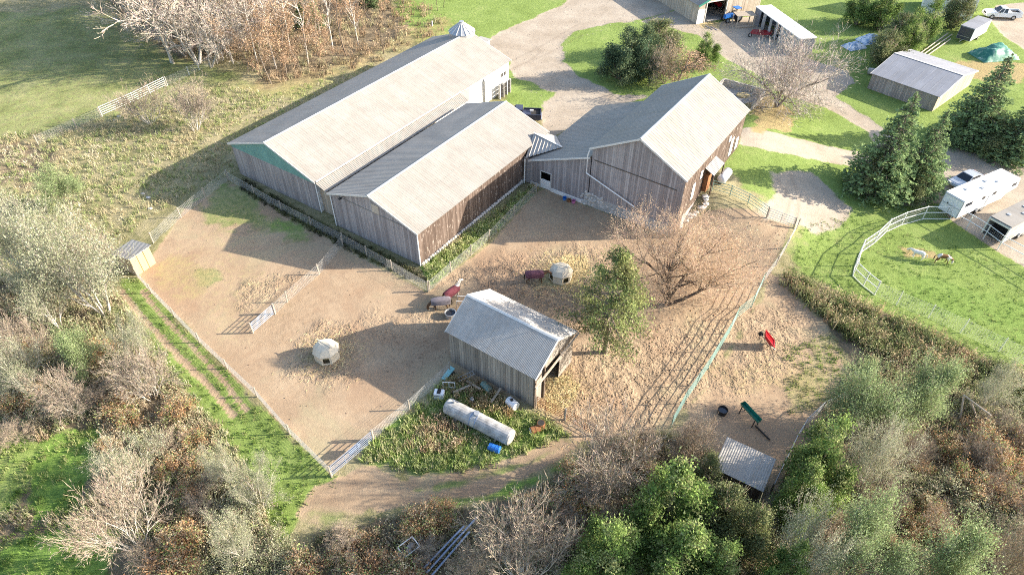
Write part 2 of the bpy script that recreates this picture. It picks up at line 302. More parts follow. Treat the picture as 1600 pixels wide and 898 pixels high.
HOOF = [([(850, 600), (900, 540), (1000, 520), (1150, 490), (1110, 595), (1040, 665), (900, 665)], 2, 1.0), ([(1180, 480), (1260, 500), (1250, 560), (1130, 620), (1110, 600)], 2, 1.0),
        ([(460, 540), (500, 510), (550, 520), (560, 590), (510, 605), (440, 590)], 1.2, 0.8), ([(780, 400), (930, 390), (980, 460), (900, 520), (760, 460), (700, 440)], 2, 0.9), ([(380, 440), (470, 430), (430, 470), (380, 480)], 1, 0.7), ([(575, 500), (690, 480), (700, 560), (640, 610), (580, 560)], 1.5, 0.5)]
DAMP = [([(680, 470), (740, 490), (700, 510)], 2.0, .8), ([(760, 460), (850, 470), (930, 480)], 2.2, .75), ([(880, 383), (915, 400), (960, 412)], .22, .9), ([(920, 380), (925, 400), (945, 412), (985, 420)], .22, .9), ([(905, 380), (890, 395), (902, 408)], .2, .8),
 ([(795, 110), (830, 95), (845, 80), (835, 72)], .3, .6), ([(800, 95), (850, 70), (900, 40)], .3, .45), ([(805, 105), (855, 85), (910, 55)], .3, .4), ([(378, 520), (410, 480), (450, 450)], .35, .8), ([(1215, 280), (1235, 310), (1225, 345)], .3, .7), ([(1235, 275), (1250, 305), (1245, 340)], .3, .7), ([(1150, 395), (1200, 370), (1240, 345)], .3, .5), ([(480, 785), (560, 778), (650, 785), (760, 762), (850, 725), (898, 700)], .55, .8), ([(500, 765), (580, 752), (660, 758), (760, 742), (840, 712), (885, 688)], .5, .75), ([(500, 800), (600, 785), (740, 775)], .4, .5), ([(1100, 395), (1060, 430), (1000, 450)], 2.5, .35), ([(640, 560), (560, 520), (520, 600)], 2.0, .3), ([(300, 500), (380, 590), (450, 650)], 1.2, .3), ([(1210, 490), (1270, 540)], 1.5, .4)]
def zone_weights(X, Y, fine=True):
    A = {k: np.zeros(X.shape) for k in LAYERS}
    wob = (fbm(X, Y, 2.2, 3) - 0.5) * 2; wob2 = (fbm(X, Y, 0.7, 9) - 0.5)
    def paint(k, w_):
        A[k] = np.maximum(A[k], w_)
        for j in LAYERS[LAYERS.index(k) + 1:]: A[j] = A[j] * (1 - w_)
    for k, pts, soft, amp, st in ZONES:
        P = wpoly(pts); lo, hi = P.min(0) - 6, P.max(0) + 6; m = (X > lo[0]) & (X < hi[0]) & (Y > lo[1]) & (Y < hi[1])
        if not m.any(): continue
        d = sdf(X[m], Y[m], P) + amp * (wob[m] * 0.8 + wob2[m] * 0.6); w_ = np.zeros(X.shape); w_[m] = sm(d / (2 * soft) + 0.5) * st; paint(k, w_)
        if k == 'dirt' and len(pts) == 24: paint_ruts = True
    for k, pts, wd, st in RUTS:
        d = ldist(X, Y, wpoly(pts)); paint(k, sm(1.2 - (d + wob2 * 0.3) / wd) * st)
    hoof = np.zeros(X.shape)
    for pts, soft, st in HOOF: hoof = np.maximum(hoof, sm((sdf(X, Y, wpoly(pts)) + wob * 1.5) / (2 * soft) + 0.5) * st)
    A['hoof'] = hoof; damp = np.zeros(X.shape)
    for pts, wd, st in DAMP: damp = np.maximum(damp, sm(1.3 - (ldist(X, Y, wpoly(pts)) + wob2 * .25 + wob * .15) / wd) * st)
    A['damp'] = damp; return A
def ground_mat():
    m = Mt('ground_cover', 0.95, 0, 0.1); p = m.pos('World'); fine = m.noise(9, 6, 0.75, p); mid = m.noise(1.6, 6, 0.7, p); big = m.noise(0.22, 4, 0.6, p); grain = m.noise(28, 3, 0.7, p)
    fm = m.math('ADD', m.math('MULTIPLY', fine, 0.5), m.math('MULTIPLY', mid, 0.5)); fb = m.math('ADD', m.math('MULTIPLY', fine, 0.35), m.math('ADD', m.math('MULTIPLY', mid, 0.3), m.math('MULTIPLY', big, 0.35)))
    meadow = m.ramp(fb, [(0.32, (0.075, 0.085, 0.035)), (0.45, (0.20, 0.19, 0.09)), (0.56, (0.36, 0.31, 0.185)), (0.7, (0.17, 0.20, 0.08))])
    litter = m.ramp(fm, [(0.3, (0.08, 0.065, 0.045)), (0.5, (0.20, 0.16, 0.105)), (0.65, (0.33, 0.26, 0.17)), (0.75, (0.17, 0.18, 0.08))])
    lawn = m.ramp(fb, [(0.34, (0.09, 0.135, 0.033)), (0.46, (0.175, 0.24, 0.06)), (0.54, (0.21, 0.285, 0.08)), (0.65, (0.31, 0.325, 0.125)), (0.74, (0.20, 0.26, 0.075))])
    lush = m.ramp(fm, [(0.32, (0.075, 0.14, 0.03)), (0.52, (0.16, 0.26, 0.055)), (0.7, (0.28, 0.34, 0.11))])
    dirt = m.ramp(fb, [(0.3, (0.185, 0.13, 0.083)), (0.42, (0.305, 0.218, 0.142)), (0.55, (0.375, 0.28, 0.186)), (0.66, (0.42, 0.33, 0.225)), (0.76, (0.30, 0.245, 0.155))])
    pat = m.noise(0.11, 5, 0.65, m.pos('World'), 0.6); dirt = m.mix(m.ramp(pat, [(0.36, 0.55), (0.48, 0.0)]), dirt, (0.30, 0.195, 0.125)); dirt = m.mix(m.ramp(pat, [(0.54, 0.0), (0.66, 0.5)]), dirt, (0.33, 0.305, 0.185))
    gravel = m.ramp(m.math('ADD', m.math('MULTIPLY', fine, 0.2), m.math('ADD', m.math('MULTIPLY', mid, 0.25), m.math('MULTIPLY', big, 0.55))), [(0.3, (0.26, 0.21, 0.155)), (0.5, (0.355, 0.30, 0.235)), (0.66, (0.43, 0.375, 0.30))])
    straw = m.ramp(fm, [(0.3, (0.28, 0.2, 0.09)), (0.6, (0.58, 0.46, 0.24)), (0.75, (0.66, 0.56, 0.36))])
    dry = m.ramp(fm, [(0.3, (0.20, 0.145, 0.07)), (0.5, (0.36, 0.28, 0.14)), (0.7, (0.30, 0.29, 0.12))])
    c = meadow; nz = m.math('ADD', m.math('MULTIPLY', m.math('SUBTRACT', mid, 0.5), 2.4), m.math('MULTIPLY', m.math('SUBTRACT', fine, 0.5), 1.8))
    for k, l in zip(LAYERS, (litter, lawn, lush, dirt, gravel, straw, dry)):
        f = m.math('ADD', m.math('MULTIPLY', m.math('SUBTRACT', m.attr('w_' + k), 0.5), 3.2), m.math('ADD', nz, 0.5), True); c = m.mix(f, c, l)
    damp = m.math('MULTIPLY', m.attr('w_damp'), m.ramp(fm, [(0.36, 0.25), (0.62, 1.0)])); c = m.mix(m.math('MULTIPLY', damp, 0.6), c, (0.12, 0.082, 0.058))
    hv = m.voro(2.6, m.pos('World', scale=(1, 1.3, 1))); hoof = m.attr('w_hoof'); hv2 = m.voro(4.3, m.pos('World', scale=(1.2, 1, 1)))
    hp = m.math('MULTIPLY', m.ramp(hv, [(0.14, 0.0), (0.36, 1.0)]), m.ramp(hv2, [(0.10, 0.25), (0.30, 1.0)])); hmask = m.math('MULTIPLY', hoof, m.ramp(m.noise(0.9, 3, 0.6, p), [(0.38, 0.0), (0.6, 1.0)]))
    c = m.mix(m.math('MULTIPLY', hmask, m.math('MULTIPLY', m.math('SUBTRACT', 1.0, hp), 0.75)), c, (0.12, 0.08, 0.055))
    m.col(c)
    rough_h = m.math('ADD', m.math('MULTIPLY', fine, 0.8), m.math('ADD', m.math('MULTIPLY', mid, 0.9), m.math('MULTIPLY', grain, 0.35)))
    dz = m.math('MULTIPLY', m.math('ADD', m.attr('w_dirt'), m.attr('w_gravel'), True), m.math('SUBTRACT', 1.0, m.math('MULTIPLY', hoof, 0.75))); rough_h = m.math('MULTIPLY', rough_h, m.math('SUBTRACT', 1.0, m.math('MULTIPLY', dz, 0.72)))
    h = m.math('ADD', rough_h, m.math('MULTIPLY', m.math('MULTIPLY', hp, hmask), 1.6)); m.bump(h, 0.95, 0.13); return m.m
def build_ground():
    st = 0.36; xs = np.arange(-112, 112.01, st); ys = np.arange(8, 150.01, st); X, Y = np.meshgrid(xs, ys); A = zone_weights(X, Y)
    rough = 0.25 * A['litter'] + 0.12 * (1 - np.clip(A['lawn'] + A['dirt'] + A['gravel'] + A['lush'], 0, 1))
    dirtish = A['dirt'] * (1 - A['gravel'])
    Z = terr(X, Y) + rough * (fbm(X, Y, 1.4, 5) - 0.5) * 2 + 0.05 * dirtish * (fbm(X, Y, 1.1, 17) - 0.5) * 2 * (0.5 + A['hoof'])
    V = np.stack([X, Y, Z], -1).reshape(-1, 3); ny, nx = X.shape; i = np.arange(ny * nx).reshape(ny, nx)
    F = np.stack([i[:-1, :-1], i[:-1, 1:], i[1:, 1:], i[1:, :-1]], -1).reshape(-1, 4)
    eff = {}; rem = np.ones(X.shape)
    for k in LAYERS[::-1]: eff[k] = A[k] * rem; rem = rem * (1 - A[k])
    score = np.stack([rem + 0.5 * eff['dry'] + 1e-3, eff['litter'], eff['lawn'] + eff['lush'] + 0.5 * eff['dry'], eff['dirt'] + eff['straw'], eff['gravel']], -1).reshape(-1, 5)
    cls = score[F].mean(1).argmax(1); gm = ground_mat(); C = V[F].mean(1)
    px = np.array([G(520, 760)[1]])[0]
    near_track = (cls == 3) & (C[:, 1] < G(900, 690)[1]) & (C[:, 0] < G(905, 700)[0]) & (sdf(C[:, 0], C[:, 1], wpoly([(440, 850), (470, 745), (560, 716), (720, 735), (900, 670), (930, 720), (700, 830)])) > 0)
    cls[near_track] = 5
    pen = (cls == 3) & (C[:, 0] > G(1045, 668)[0]) & (sdf(C[:, 0], C[:, 1], wpoly([(1040, 690), (1110, 600), (1172, 495), (1205, 428), (1260, 420), (1400, 600), (1250, 800)])) > 0); cls[pen] = 6
    names = ['meadow', 'thicket_floor', 'lawn', 'dirt_paddock', 'gravel_driveway', 'dirt_track', 'small_dirt_paddock']
    for k, nme in enumerate(names):
        f = F[cls == k]
        if not len(f): continue
        u, inv = np.unique(f, return_inverse=True); me = npmesh(nme, V[u], inv.reshape(-1, 4), gm, smooth=True)
        for l in LAYERS + ['hoof', 'damp']:
            a = me.attributes.new('w_' + l, 'FLOAT', 'POINT'); a.data.foreach_set('value', A[l].reshape(-1)[u].astype(np.float32))
        tag(link(nme, me), kind='structure')
    far = Mt('far_field', 0.95, 0, 0.1); g = far.noise(0.05, 6, 0.6, far.pos('World')); far.col(far.ramp(g, [(0.35, (0.12, 0.16, 0.045)), (0.6, (0.24, 0.23, 0.10))]))
    b = MB(); D = 1500; x0, x1, y0, y1 = -112, 112, 8, 150 - 0.3
    b.quadf([(-D, -D, 0), (D, -D, 0), (D, y0, 0), (-D, y0, 0), (-D, y1, 0), (D, y1, 0), (D, D, 0), (-D, D, 0), (x0, y0, 0), (x1, y0, 0), (x1, y1, 0), (x0, y1, 0)], [(0, 1, 2, 9, 8, 3), (4, 11, 10, 5, 6, 7), (3, 8, 11, 4), (9, 2, 5, 10)])
    tag(b.build('far_fields', far.m), kind='structure')
build_ground()
# ------------------------------------------------------------------ buildings
def ribbed(mb, o, ax, up, L, S, sp=0.24, h=0.03, wv=0.07, thick=0.06, sine=False):
    """sheet roof: o corner, ax unit vector along the eave, up unit vector up the slope, L by S, ribs running up the slope"""
    o, ax, up = Vector(o), Vector(ax), Vector(up); n = ax.cross(up)
    if n.z < 0: n = -n
    pr = []; x = 0.0
    while x < L - 1e-6:
        if sine: pr += [(x, 0.0), (min(L, x + sp * .25), h * .7), (min(L, x + sp * .5), h), (min(L, x + sp * .75), h * .7)]
        else: pr += [(x, 0.0), (min(L, x + sp - wv), 0.0), (min(L, x + sp - wv * .7), h), (min(L, x + sp - wv * .3), h)]
        x += sp
    pr.append((L, 0.0)); q = []
    for (a, b) in pr: q.append(o + ax * a + n * b)
    for (a, b) in pr: q.append(o + ax * a + up * S + n * b)
    k = len(pr); mb.quadf(q, [(i, i + 1, k + i + 1, k + i) for i in range(k - 1) if pr[i + 1][0] - pr[i][0] > 1e-6])
    t = n * -thick; c = [o - n * .002, o + ax * L - n * .002, o + ax * L + up * S - n * .002, o + up * S - n * .002]
    mb.quadf(c + [p + t for p in c], [(4, 5, 6, 7), (0, 1, 5, 4), (1, 2, 6, 5), (2, 3, 7, 6), (3, 0, 4, 7)])
def siding(mb, p0, p1, zb, ztop, bw=0.24, th=0.035, out=None, gap=0.012, holes=()):
    """vertical boards from p0 to p1 (local xy); ztop(s) height at distance s; holes = (s0,s1,z0,z1)"""
    p0, p1 = Vector((p0[0], p0[1], 0)), Vector((p1[0], p1[1], 0)); d = p1 - p0; L = d.length; d /= L; n = Vector((d.y, -d.x, 0))
    if out is not None and n.dot(Vector((out[0], out[1], 0))) < 0: n = -n
    k = max(1, int(round(L / bw))); bwid = L / k
    for i in range(k):
        a, b = i * bwid + gap / 2, (i + 1) * bwid - gap / 2; off = th * random.uniform(0.5, 1.0); tn = random.random(); spans = [(zb, None)]
        mid = (a + b) / 2
        for (h0, h1, z0, z1) in holes:
            if h0 <= mid <= h1: spans = ([(zb, z0)] if z0 > zb + .02 else []) + [(z1, None)]
        for (z0, z1) in spans:
            ta = z1 if z1 is not None else ztop(a); tb = z1 if z1 is not None else ztop(b)
            if ta < z0 and tb < z0: continue
            q = [p0 + d * a, p0 + d * b, p0 + d * b + n * off, p0 + d * a + n * off]
            vs_ = [v + Vector((0, 0, z0)) for v in q] + [q[0] + Vector((0, 0, ta)), q[1] + Vector((0, 0, tb)), q[2] + Vector((0, 0, tb)), q[3] + Vector((0, 0, ta))]
            mb.quadf(vs_, [(0, 1, 2, 3), (4, 5, 6, 7), (2, 3, 7, 6), (1, 2, 6, 5), (3, 0, 4, 7), (0, 1, 5, 4)], tn)
def gable_top(W, he, hr, off=0.0):
    return lambda s: he + (hr - he) * (1 - abs((s + off) - W / 2) / (W / 2))
def stuffpart(o): o['kind'] = 'stuff'; return o
def gable_roof(root, L, W, he, hr, mat, sp=0.3, h=0.011, sine=False, y0=0.0, trim=True, name='roof', lap=0):
    """two pitched sheets on a local box x 0..L, y y0..y0+W"""
    rise = hr - he; run = W / 2; S = math.hypot(rise, run)
    for s_ in (0, 1):
        mb = MB()
        if s_ == 0: ribbed(mb, (0, y0, he), (1, 0, 0), (0, run / S, rise / S), L, S, sp, h, sine=sine)
        else: ribbed(mb, (0, y0 + W, he), (1, 0, 0), (0, -run / S, rise / S), L, S, sp, h, sine=sine)
        mb.build(name, mat, root)
    if trim:
        mb = MB(); cap = 0.16
        for sgn in (-1, 1):
            mb.quadf([(-.02, y0 + W / 2, hr + .05), (L + .02, y0 + W / 2, hr + .05), (L + .02, y0 + W / 2 + sgn * cap, hr + .05 - cap * rise / run), (-.02, y0 + W / 2 + sgn * cap, hr + .05 - cap * rise / run)], [(0, 1, 2, 3)])
        mb.build('ridge_cap', M['trim'], root)
        for x in (0, L):
            for sgn in (-1, 1):
                mb = MB(); mb.bar((x, y0 + W / 2 + sgn * run, he - .09), (x, y0 + W / 2, hr - .09), 0.05, 0.2); mb.build('barge_board', M['trim'], root)

# --- long barn
b1 = thing('long_barn', 'long pale-roofed barn with teal gable sheet and white side wall', 'barn', (-21.377, 61.212, 0), BYAW)
L1, W1, E1, H1 = 37.643, 14.568, 4.254, 6.757; ov = 0.3
gable_roof(b1, L1, W1, E1, H1, M['roof_pale'])
mb = MB(); siding(mb, (ov, ov), (ov, W1 - ov), 0, lambda s: E1 - 0.45, 0.22, out=(-1, 0)); stuffpart(mb.build('board_siding', M['wood_grey'], b1))
mb = MB(); zt = gable_top(W1, E1 - .12, H1 - .12, ov)
for k in range(66):
    a, b = ov + k * (W1 - 2 * ov) / 66, ov + (k + 1) * (W1 - 2 * ov) / 66; m_ = (a + b) / 2; z0 = E1 - 0.45
    mb.quadf([(ov - .03, a, z0), (ov - .06, m_, z0), (ov - .03, b, z0), (ov - .03, a, zt(a - ov)), (ov - .06, m_, zt(m_ - ov)), (ov - .03, b, zt(b - ov))], [(0, 1, 4, 3), (1, 2, 5, 4)])
mb.build('gable_sheet', M['teal'], b1)
mb = MB(); mb.quadf([(ov, ov, 0), (ov, W1 - ov, 0), (ov, W1 - ov, E1), (ov, W1 / 2, H1 - .15), (ov, ov, E1)], [(0, 1, 2, 3, 4)]); xx = L1 - ov
mb.quadf([(xx, ov, 0), (xx, W1 - ov, 0), (xx, W1 - ov, E1), (xx, W1 / 2, H1 - .15), (xx, ov, E1)], [(0, 1, 2, 3, 4)]); mb.quadf([(ov, W1 - ov, 0), (xx, W1 - ov, 0), (xx, W1 - ov, E1), (ov, W1 - ov, E1)], [(0, 1, 2, 3)])
mb.build('wall', M['wood_grey'], b1)
mb = MB(); n_ = 170
for k in range(n_):
    a = ov + k * (L1 - 2 * ov) / n_; b = ov + (k + 1) * (L1 - 2 * ov) / n_; m_ = b - .05
    mb.quadf([(a, ov, 0), (m_, ov, 0), (b, ov - .025, 0), (a, ov, E1), (m_, ov, E1), (b, ov - .025, E1)], [(0, 1, 4, 3), (1, 2, 5, 4)])
mb.build('white_side_wall', M['wall_white'], b1)
# skirt roof over the gap beside the second barn
sk = MB(); dy, dz = 1.45, 0.62; S_ = math.hypot(dy, dz); ribbed(sk, (0.1, -dy, E1 - .1 - dz), (1, 0, 0), (0, dy / S_, dz / S_), 25.6, S_ - .05); sk.build('skirt_roof', M['roof_pale'], b1)
sk = MB(); zt_ = E1 - .1; sk.quadf([(25.7, -.05, zt_), (25.7, -dy, zt_ - dz), (27.6, -.05, zt_ - .1), (25.7, -.05, zt_ - dz - .2), (27.6, -.05, zt_ - 1.0)], [(0, 1, 2), (1, 4, 2), (0, 3, 1)]); sk.build('skirt_roof_end', M['roof_pale'], b1)
mb = MB(); mb.bar((0.2, -.06, E1 + .03), (25.7, -.06, E1 + .03), .16, .08); mb.build('eave_trim', M['trim'], b1)
mb = MB(); mb.tube([(.22, .05, E1 - .3), (.22, .2, E1 - .6), (.22, .2, .1)], .07, 6); mb.build('downspout', M['white'], b1)
mb = MB(); siding(mb, (.6, -1.5), (.6, .1), 0, lambda s: 3.1, .2, out=(-1, 0)); stuffpart(mb.build('passage_board_siding', M['wood_tan'], b1))
for x, z, w_, h_ in ((35.6, 2.75, .42, .55), (36.3, 2.75, .42, .55)):
    mb = MB(); mb.box((x, ov - .05, z), (w_, .06, h_)); wd = mb.build('window', M['dark'], b1)
    mb = MB(); mb.box((x, ov - .045, z), (w_ + .14, .05, h_ + .14)); mb.build('window_frame', M['trim'], wd)
for x in (27.2, 28.7, 30.1): mb = MB(); mb.box((x, ov - .05, 1.9), (.5, .06, .22)); mb.build('vent', M['steel'], b1)
mb = MB(); mb.tube([(31.2, .1, .1), (31.2, .1, 3.6), (31.2, .3, 3.9)], .13, 8); mb.build('vent_pipe', M['steel'], b1)
rk = thing('slatted_rack', 'dark slatted stack of crates leaning on white barn wall', 'rack', b1.matrix_basis @ Vector((35.2, -.55, 0)), BYAW)
for k in range(3):
    for j in range(3):
        mb = MB(); mb.box((-.9 + k * .85, 0, .45 + j * .62), (.6, .35, .34)); mb.build('crate', M['dark'], rk)
mb = MB()
for x in (-1.35, -.45, .4, 1.25): mb.box((x, 0, 1.05), (.09, .3, 2.1))
mb.build('rack_frame', M['trim'], rk)
# --- second barn
b2 = thing('board_barn', 'board barn with pale ribbed roof and whitewashed stone footing beside paddock', 'barn', (-9.233, 51.965, 0), BYAW)
L2, W2, E2, H2 = 24.221, 12.591, 4.347, 6.499
gable_roof(b2, L2, W2, E2, H2, M['roof_pale'])
mb = MB(); siding(mb, (ov, ov), (ov, W2 - ov), .05, gable_top(W2, E2 - .1, H2 - .1, ov), .23, out=(-1, 0)); stuffpart(mb.build('board_siding', M['wood_grey'], b2))
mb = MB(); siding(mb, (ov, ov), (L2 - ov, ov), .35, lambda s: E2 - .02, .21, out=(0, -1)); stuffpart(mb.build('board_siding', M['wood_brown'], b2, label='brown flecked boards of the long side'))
mb = MB(); xx = L2 - ov
mb.quadf([(xx, ov, 0), (xx, W2 - ov, 0), (xx, W2 - ov, E2), (xx, W2 / 2, H2 - .15), (xx, ov, E2)], [(0, 1, 2, 3, 4)]); mb.quadf([(ov + .02, W2 - ov, 0), (xx, W2 - ov, 0), (xx, W2 - ov, E2), (ov + .02, W2 - ov, E2)], [(0, 1, 2, 3)]); mb.quadf([(ov + .02, ov + .02, 0), (xx, ov + .02, 0), (xx, ov + .02, E2), (ov + .02, ov + .02, E2)], [(0, 1, 2, 3)]); mb.quadf([(ov + .02, ov, 0), (ov + .02, W2 - ov, 0), (ov + .02, W2 - ov, E2), (ov + .02, W2 / 2, H2 - .15), (ov + .02, ov, E2)], [(0, 1, 2, 3, 4)])
mb.build('wall', M['wood_grey'], b2)
mb = MB(); mb.bar((ov - .06, 2.2, E2 + .02), (ov - .06, W2 - 1.6, E2 + .02), .05, .07); mb.build('girt_board', M['wood_shed'], b2)
mb = MB(); mb.box((ov - .05, W2 / 2 - .55, 4.95), (.06, .95, 1.05), t=.95); mb.build('hatch', M['wood_tan'], b2)
mb = MB(); mb.bar((ov - .05, W2 - 2.4, 4.75), (ov - .55, W2 - 2.4, 4.85), .05); mb.box((ov - .6, W2 - 2.4, 4.78), (.3, .22, .14)); mb.build('floodlight', M['dark'], b2)
for y in (ov - .02, W2 - ov + .02): mb = MB(); mb.tube([(ov - .12, y, E2 - .15), (ov - .12, y, .1)], .065, 6); mb.build('downspout', M['white'], b2)
sm_ = MB(); 
import bmesh
def rock(name, mat, seed=1, sub=1, flatz=0.7):
    bm = bmesh.new(); bmesh.ops.create_icosphere(bm, subdivisions=sub, radius=.5); r_ = random.Random(seed)
    for v in bm.verts: v.co *= r_.uniform(.8, 1.15); v.co.z *= flatz
    me = bpy.data.meshes.new(name); bm.to_mesh(me); bm.free(); me.materials.append(mat); return me
stones = [rock('foundation_stone', M['stone'], k) for k in range(4)]
for k in range(62):
    o = link('foundation_stone', stones[k % 4], b2, (ov + .2 + k * (L2 - .8) / 62, ov - .12, .22), (0, 0, random.uniform(0, 6))); o.scale = (.46, .42, random.uniform(.55, .95))
# --- bank barn with low wing
b3 = thing('bank_barn', 'tall weathered bank barn with tin roof and low wing behind the bare tree', 'barn', (*B3O, 0), BYAW)
L3, W3, E3, H3 = 17.871, 11.243, 7.468, 10.457
gable_roof(b3, L3, W3, E3, H3, M['roof_barn'], .42, .018)
LW_Y0, LW_Y1, LW_Z0, LW_Z1, LW_L = 11.05, 19.0, 6.45, 3.3, 15.9
mb = MB(); run = LW_Y1 - LW_Y0; S_ = math.hypot(run, LW_Z0 - LW_Z1); ribbed(mb, (0, LW_Y1, LW_Z1), (1, 0, 0), (0, -run / S_, (LW_Z0 - LW_Z1) / S_), LW_L, S_, .42, .018); mb.build('wing_roof', M['roof_barn'], b3)
mb = MB(); mb.bar((-.02, LW_Y1, LW_Z1 - .1), (-.02, LW_Y0, LW_Z0 - .1), .05, .2); mb.build('barge_board', M['trim'], b3)
mb = MB(); siding(mb, (ov, ov), (ov, W3 - ov), .0, gable_top(W3, E3 - .1, H3 - .1, ov), .23, out=(-1, 0)); stuffpart(mb.build('board_siding', M['wood_grey'], b3))
DS0, DS1 = 16.0 - LW_Y0, 17.35 - LW_Y0
mb = MB(); siding(mb, (ov, LW_Y0), (ov, LW_Y1 - .2), .3, lambda s: LW_Z0 - .1 + (LW_Z1 - LW_Z0) * s / run, .23, out=(-1, 0), holes=((DS0, DS1, .3, 2.25),)); stuffpart(mb.build('wing_board_siding', M['wood_grey'], b3))
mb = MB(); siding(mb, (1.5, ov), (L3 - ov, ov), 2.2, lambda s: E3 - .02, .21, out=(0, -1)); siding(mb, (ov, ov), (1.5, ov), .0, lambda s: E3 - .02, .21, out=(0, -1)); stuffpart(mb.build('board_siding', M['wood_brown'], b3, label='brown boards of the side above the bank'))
mb = MB(); xx = L3 - ov
for X_, y0_, y1_ in ((ov + .02, ov, W3 - ov), (xx, ov, W3 - ov)): mb.quadf([(X_, y0_, 0), (X_, y1_, 0), (X_, y1_, E3), (X_, W3 / 2, H3 - .15), (X_, y0_, E3)], [(0, 1, 2, 3, 4)])
mb.quadf([(ov, W3 - ov, 0), (xx, W3 - ov, 0), (xx, W3 - ov, E3), (ov, W3 - ov, E3)], [(0, 1, 2, 3)]); mb.quadf([(ov, ov + .02, 0), (xx, ov + .02, 0), (xx, ov + .02, E3), (ov, ov + .02, E3)], [(0, 1, 2, 3)])
mb.quadf([(LW_L - .2, LW_Y0, 0), (LW_L - .2, LW_Y1 - .2, 0), (LW_L - .2, LW_Y1 - .2, LW_Z1), (LW_L - .2, LW_Y0, LW_Z0 - .1)], [(0, 1, 2, 3)]); mb.quadf([(ov, LW_Y1 - .2, 0), (LW_L - .2, LW_Y1 - .2, 0), (LW_L - .2, LW_Y1 - .2, LW_Z1), (ov, LW_Y1 - .2, LW_Z1)], [(0, 1, 2, 3)])
mb.quadf([(ov + .02, LW_Y0, 0), (ov + .02, 16.0, 0), (ov + .02, 16.0, LW_Z0 - 2.2), (ov + .02, LW_Y0, LW_Z0 - .15)], [(0, 1, 2, 3)]); mb.quadf([(ov + .02, 17.35, 0), (ov + .02, LW_Y1 - .2, 0), (ov + .02, LW_Y1 - .2, LW_Z1 - .1), (ov + .02, 17.35, LW_Z1 + .4)], [(0, 1, 2, 3)])
mb.build('wall', M['wood_grey'], b3)
mb = MB(); mb.quadf([(ov + 1.6, 15.5, .02), (ov + 1.6, 17.8, .02), (ov + 1.6, 17.8, 2.8), (ov + 1.6, 15.5, 2.8)], [(0, 1, 2, 3)]); mb.build('stall_shade_sheet', M['dark'], b3)  # near-black sheet behind the opening, its colour stands in for stall shade
mb = MB(); mb.box((ov + .02, 16.68, .65), (.07, 1.3, 1.2)); mb.build('half_door', M['white'], b3)
mb = MB(); mb.bar((ov - .04, 15.95, .05), (ov - .04, 15.95, 2.3), .1); mb.bar((ov - .04, 17.4, .05), (ov - .04, 17.4, 2.3), .1); mb.bar((ov - .04, 15.9, 2.33), (ov - .04, 17.45, 2.33), .1); mb.build('door_frame', M['trim'], b3)
mb = MB(); mb.box((ov - .04, 13.5, .22), (.1, 4.8, .5)); mb.box((ov - .04, 18.1, .2), (.1, 1.3, .42)); mb.build('foundation_wall', M['white'], b3)
for k in range(70):
    y = random.uniform(8.9, 11.9) if k < 40 else random.uniform(2.5, 8.6); z = random.uniform(.15, 1.75 if k < 40 else 1.2)
    o = link('foundation_stone', stones[k % 4], b3, (ov - .06, y, z), (random.uniform(0, 6), 0, 0)); o.scale = (.22, .5, .5)
mb = MB(); mb.box((ov - .03, 6.0, .7), (.06, 11.0, 1.4), t=.2); mb.build('foundation_wall', M['concrete'], b3)
mb = MB(); mb.tube([(-.1, W3 - .1, E3 - .2), (-.02, W3 + .1, E3 - .9), (-.02, W3 + .1, LW_Z0 - 2.1), (-.02, 5.2, 2.3)], .075, 6); mb.build('downspout', M['white'], b3)
mb = MB(); mb.bar((ov - .06, 1.0, 5.9), (ov - .06, W3 - .6, 6.1), .05, .09); mb.build('girt_board', M['bark_dark'], b3)
# bank side openings
for x, z, w_, h_, mt in ((3.2, 4.4, .7, 1.8, 'white'), (5.0, 5.5, .55, .9, 'white'), (9.4, 4.2, .8, 1.5, 'white'), (14.2, 4.4, .9, 2.2, 'white'), (13.0, 6.0, .6, .6, 'white'), (16.2, 3.9, .8, 1.4, 'white')):
    mb = MB(); mb.box((x, ov - .07, z), (w_, .06, h_)); mb.build('whitewashed_shutter', M[mt], b3)
mb = MB(); mb.box((6.6, -.02, 3.9), (1.0, .5, 2.1)); mb.build('doorway', M['rust'], b3)
mb = MB(); ribbed(mb, (6.0, -.85, 5.25), (1, 0, 0), (0, 1.1 / 1.24, .57 / 1.24), 3.0, 1.24, .3, .03); mb.build('porch_roof', M['roof_grey'], b3)
for x in (6.2, 9.2): mb = MB(); mb.bar((x, -.75, 2.4), (x, -.75, 5.2), .12); mb.build('porch_post', M['wood_brown'], b3)
# link roof between board barn and wing
lk = thing('link_roof', 'small corrugated link roof between board barn and low wing', 'roof', b3.matrix_basis @ Vector((0, 0, 0)), BYAW)
mb = MB(); yA, yB = 19.0, 16.1; A_ = Vector((3.0, 20.2, 5.0)); B_ = Vector((2.8, 16.2, 4.55)); C_ = Vector((-.05, 19.35, 3.45)); D_ = Vector((-.05, 18.9, 3.42)); n_ = 9
for k in range(n_):
    f0, f1, f2 = k / n_, (k + .6) / n_, (k + .8) / n_
    q = [A_.lerp(B_, f0), A_.lerp(B_, f1), A_.lerp(B_, f2), A_.lerp(B_, (k + 1) / n_), C_.lerp(B_, f0), C_.lerp(B_, f1), C_.lerp(B_, f2), C_.lerp(B_, (k + 1) / n_)]
    for i in (2, 6): q[i] = q[i] + Vector((0, 0, .09))
    mb.quadf(q, [(0, 1, 5, 4), (1, 2, 6, 5), (2, 3, 7, 6)])
mb.build('ribbed_sheet', M['roof_grey'], lk)
mb = MB(); mb.quadf([A_, B_, Vector((6.2, 19.0, 3.5)), Vector((6.2, 20.5, 3.45))], [(0, 1, 2, 3)]); mb.build('back_sheet', M['roof_grey'], lk)
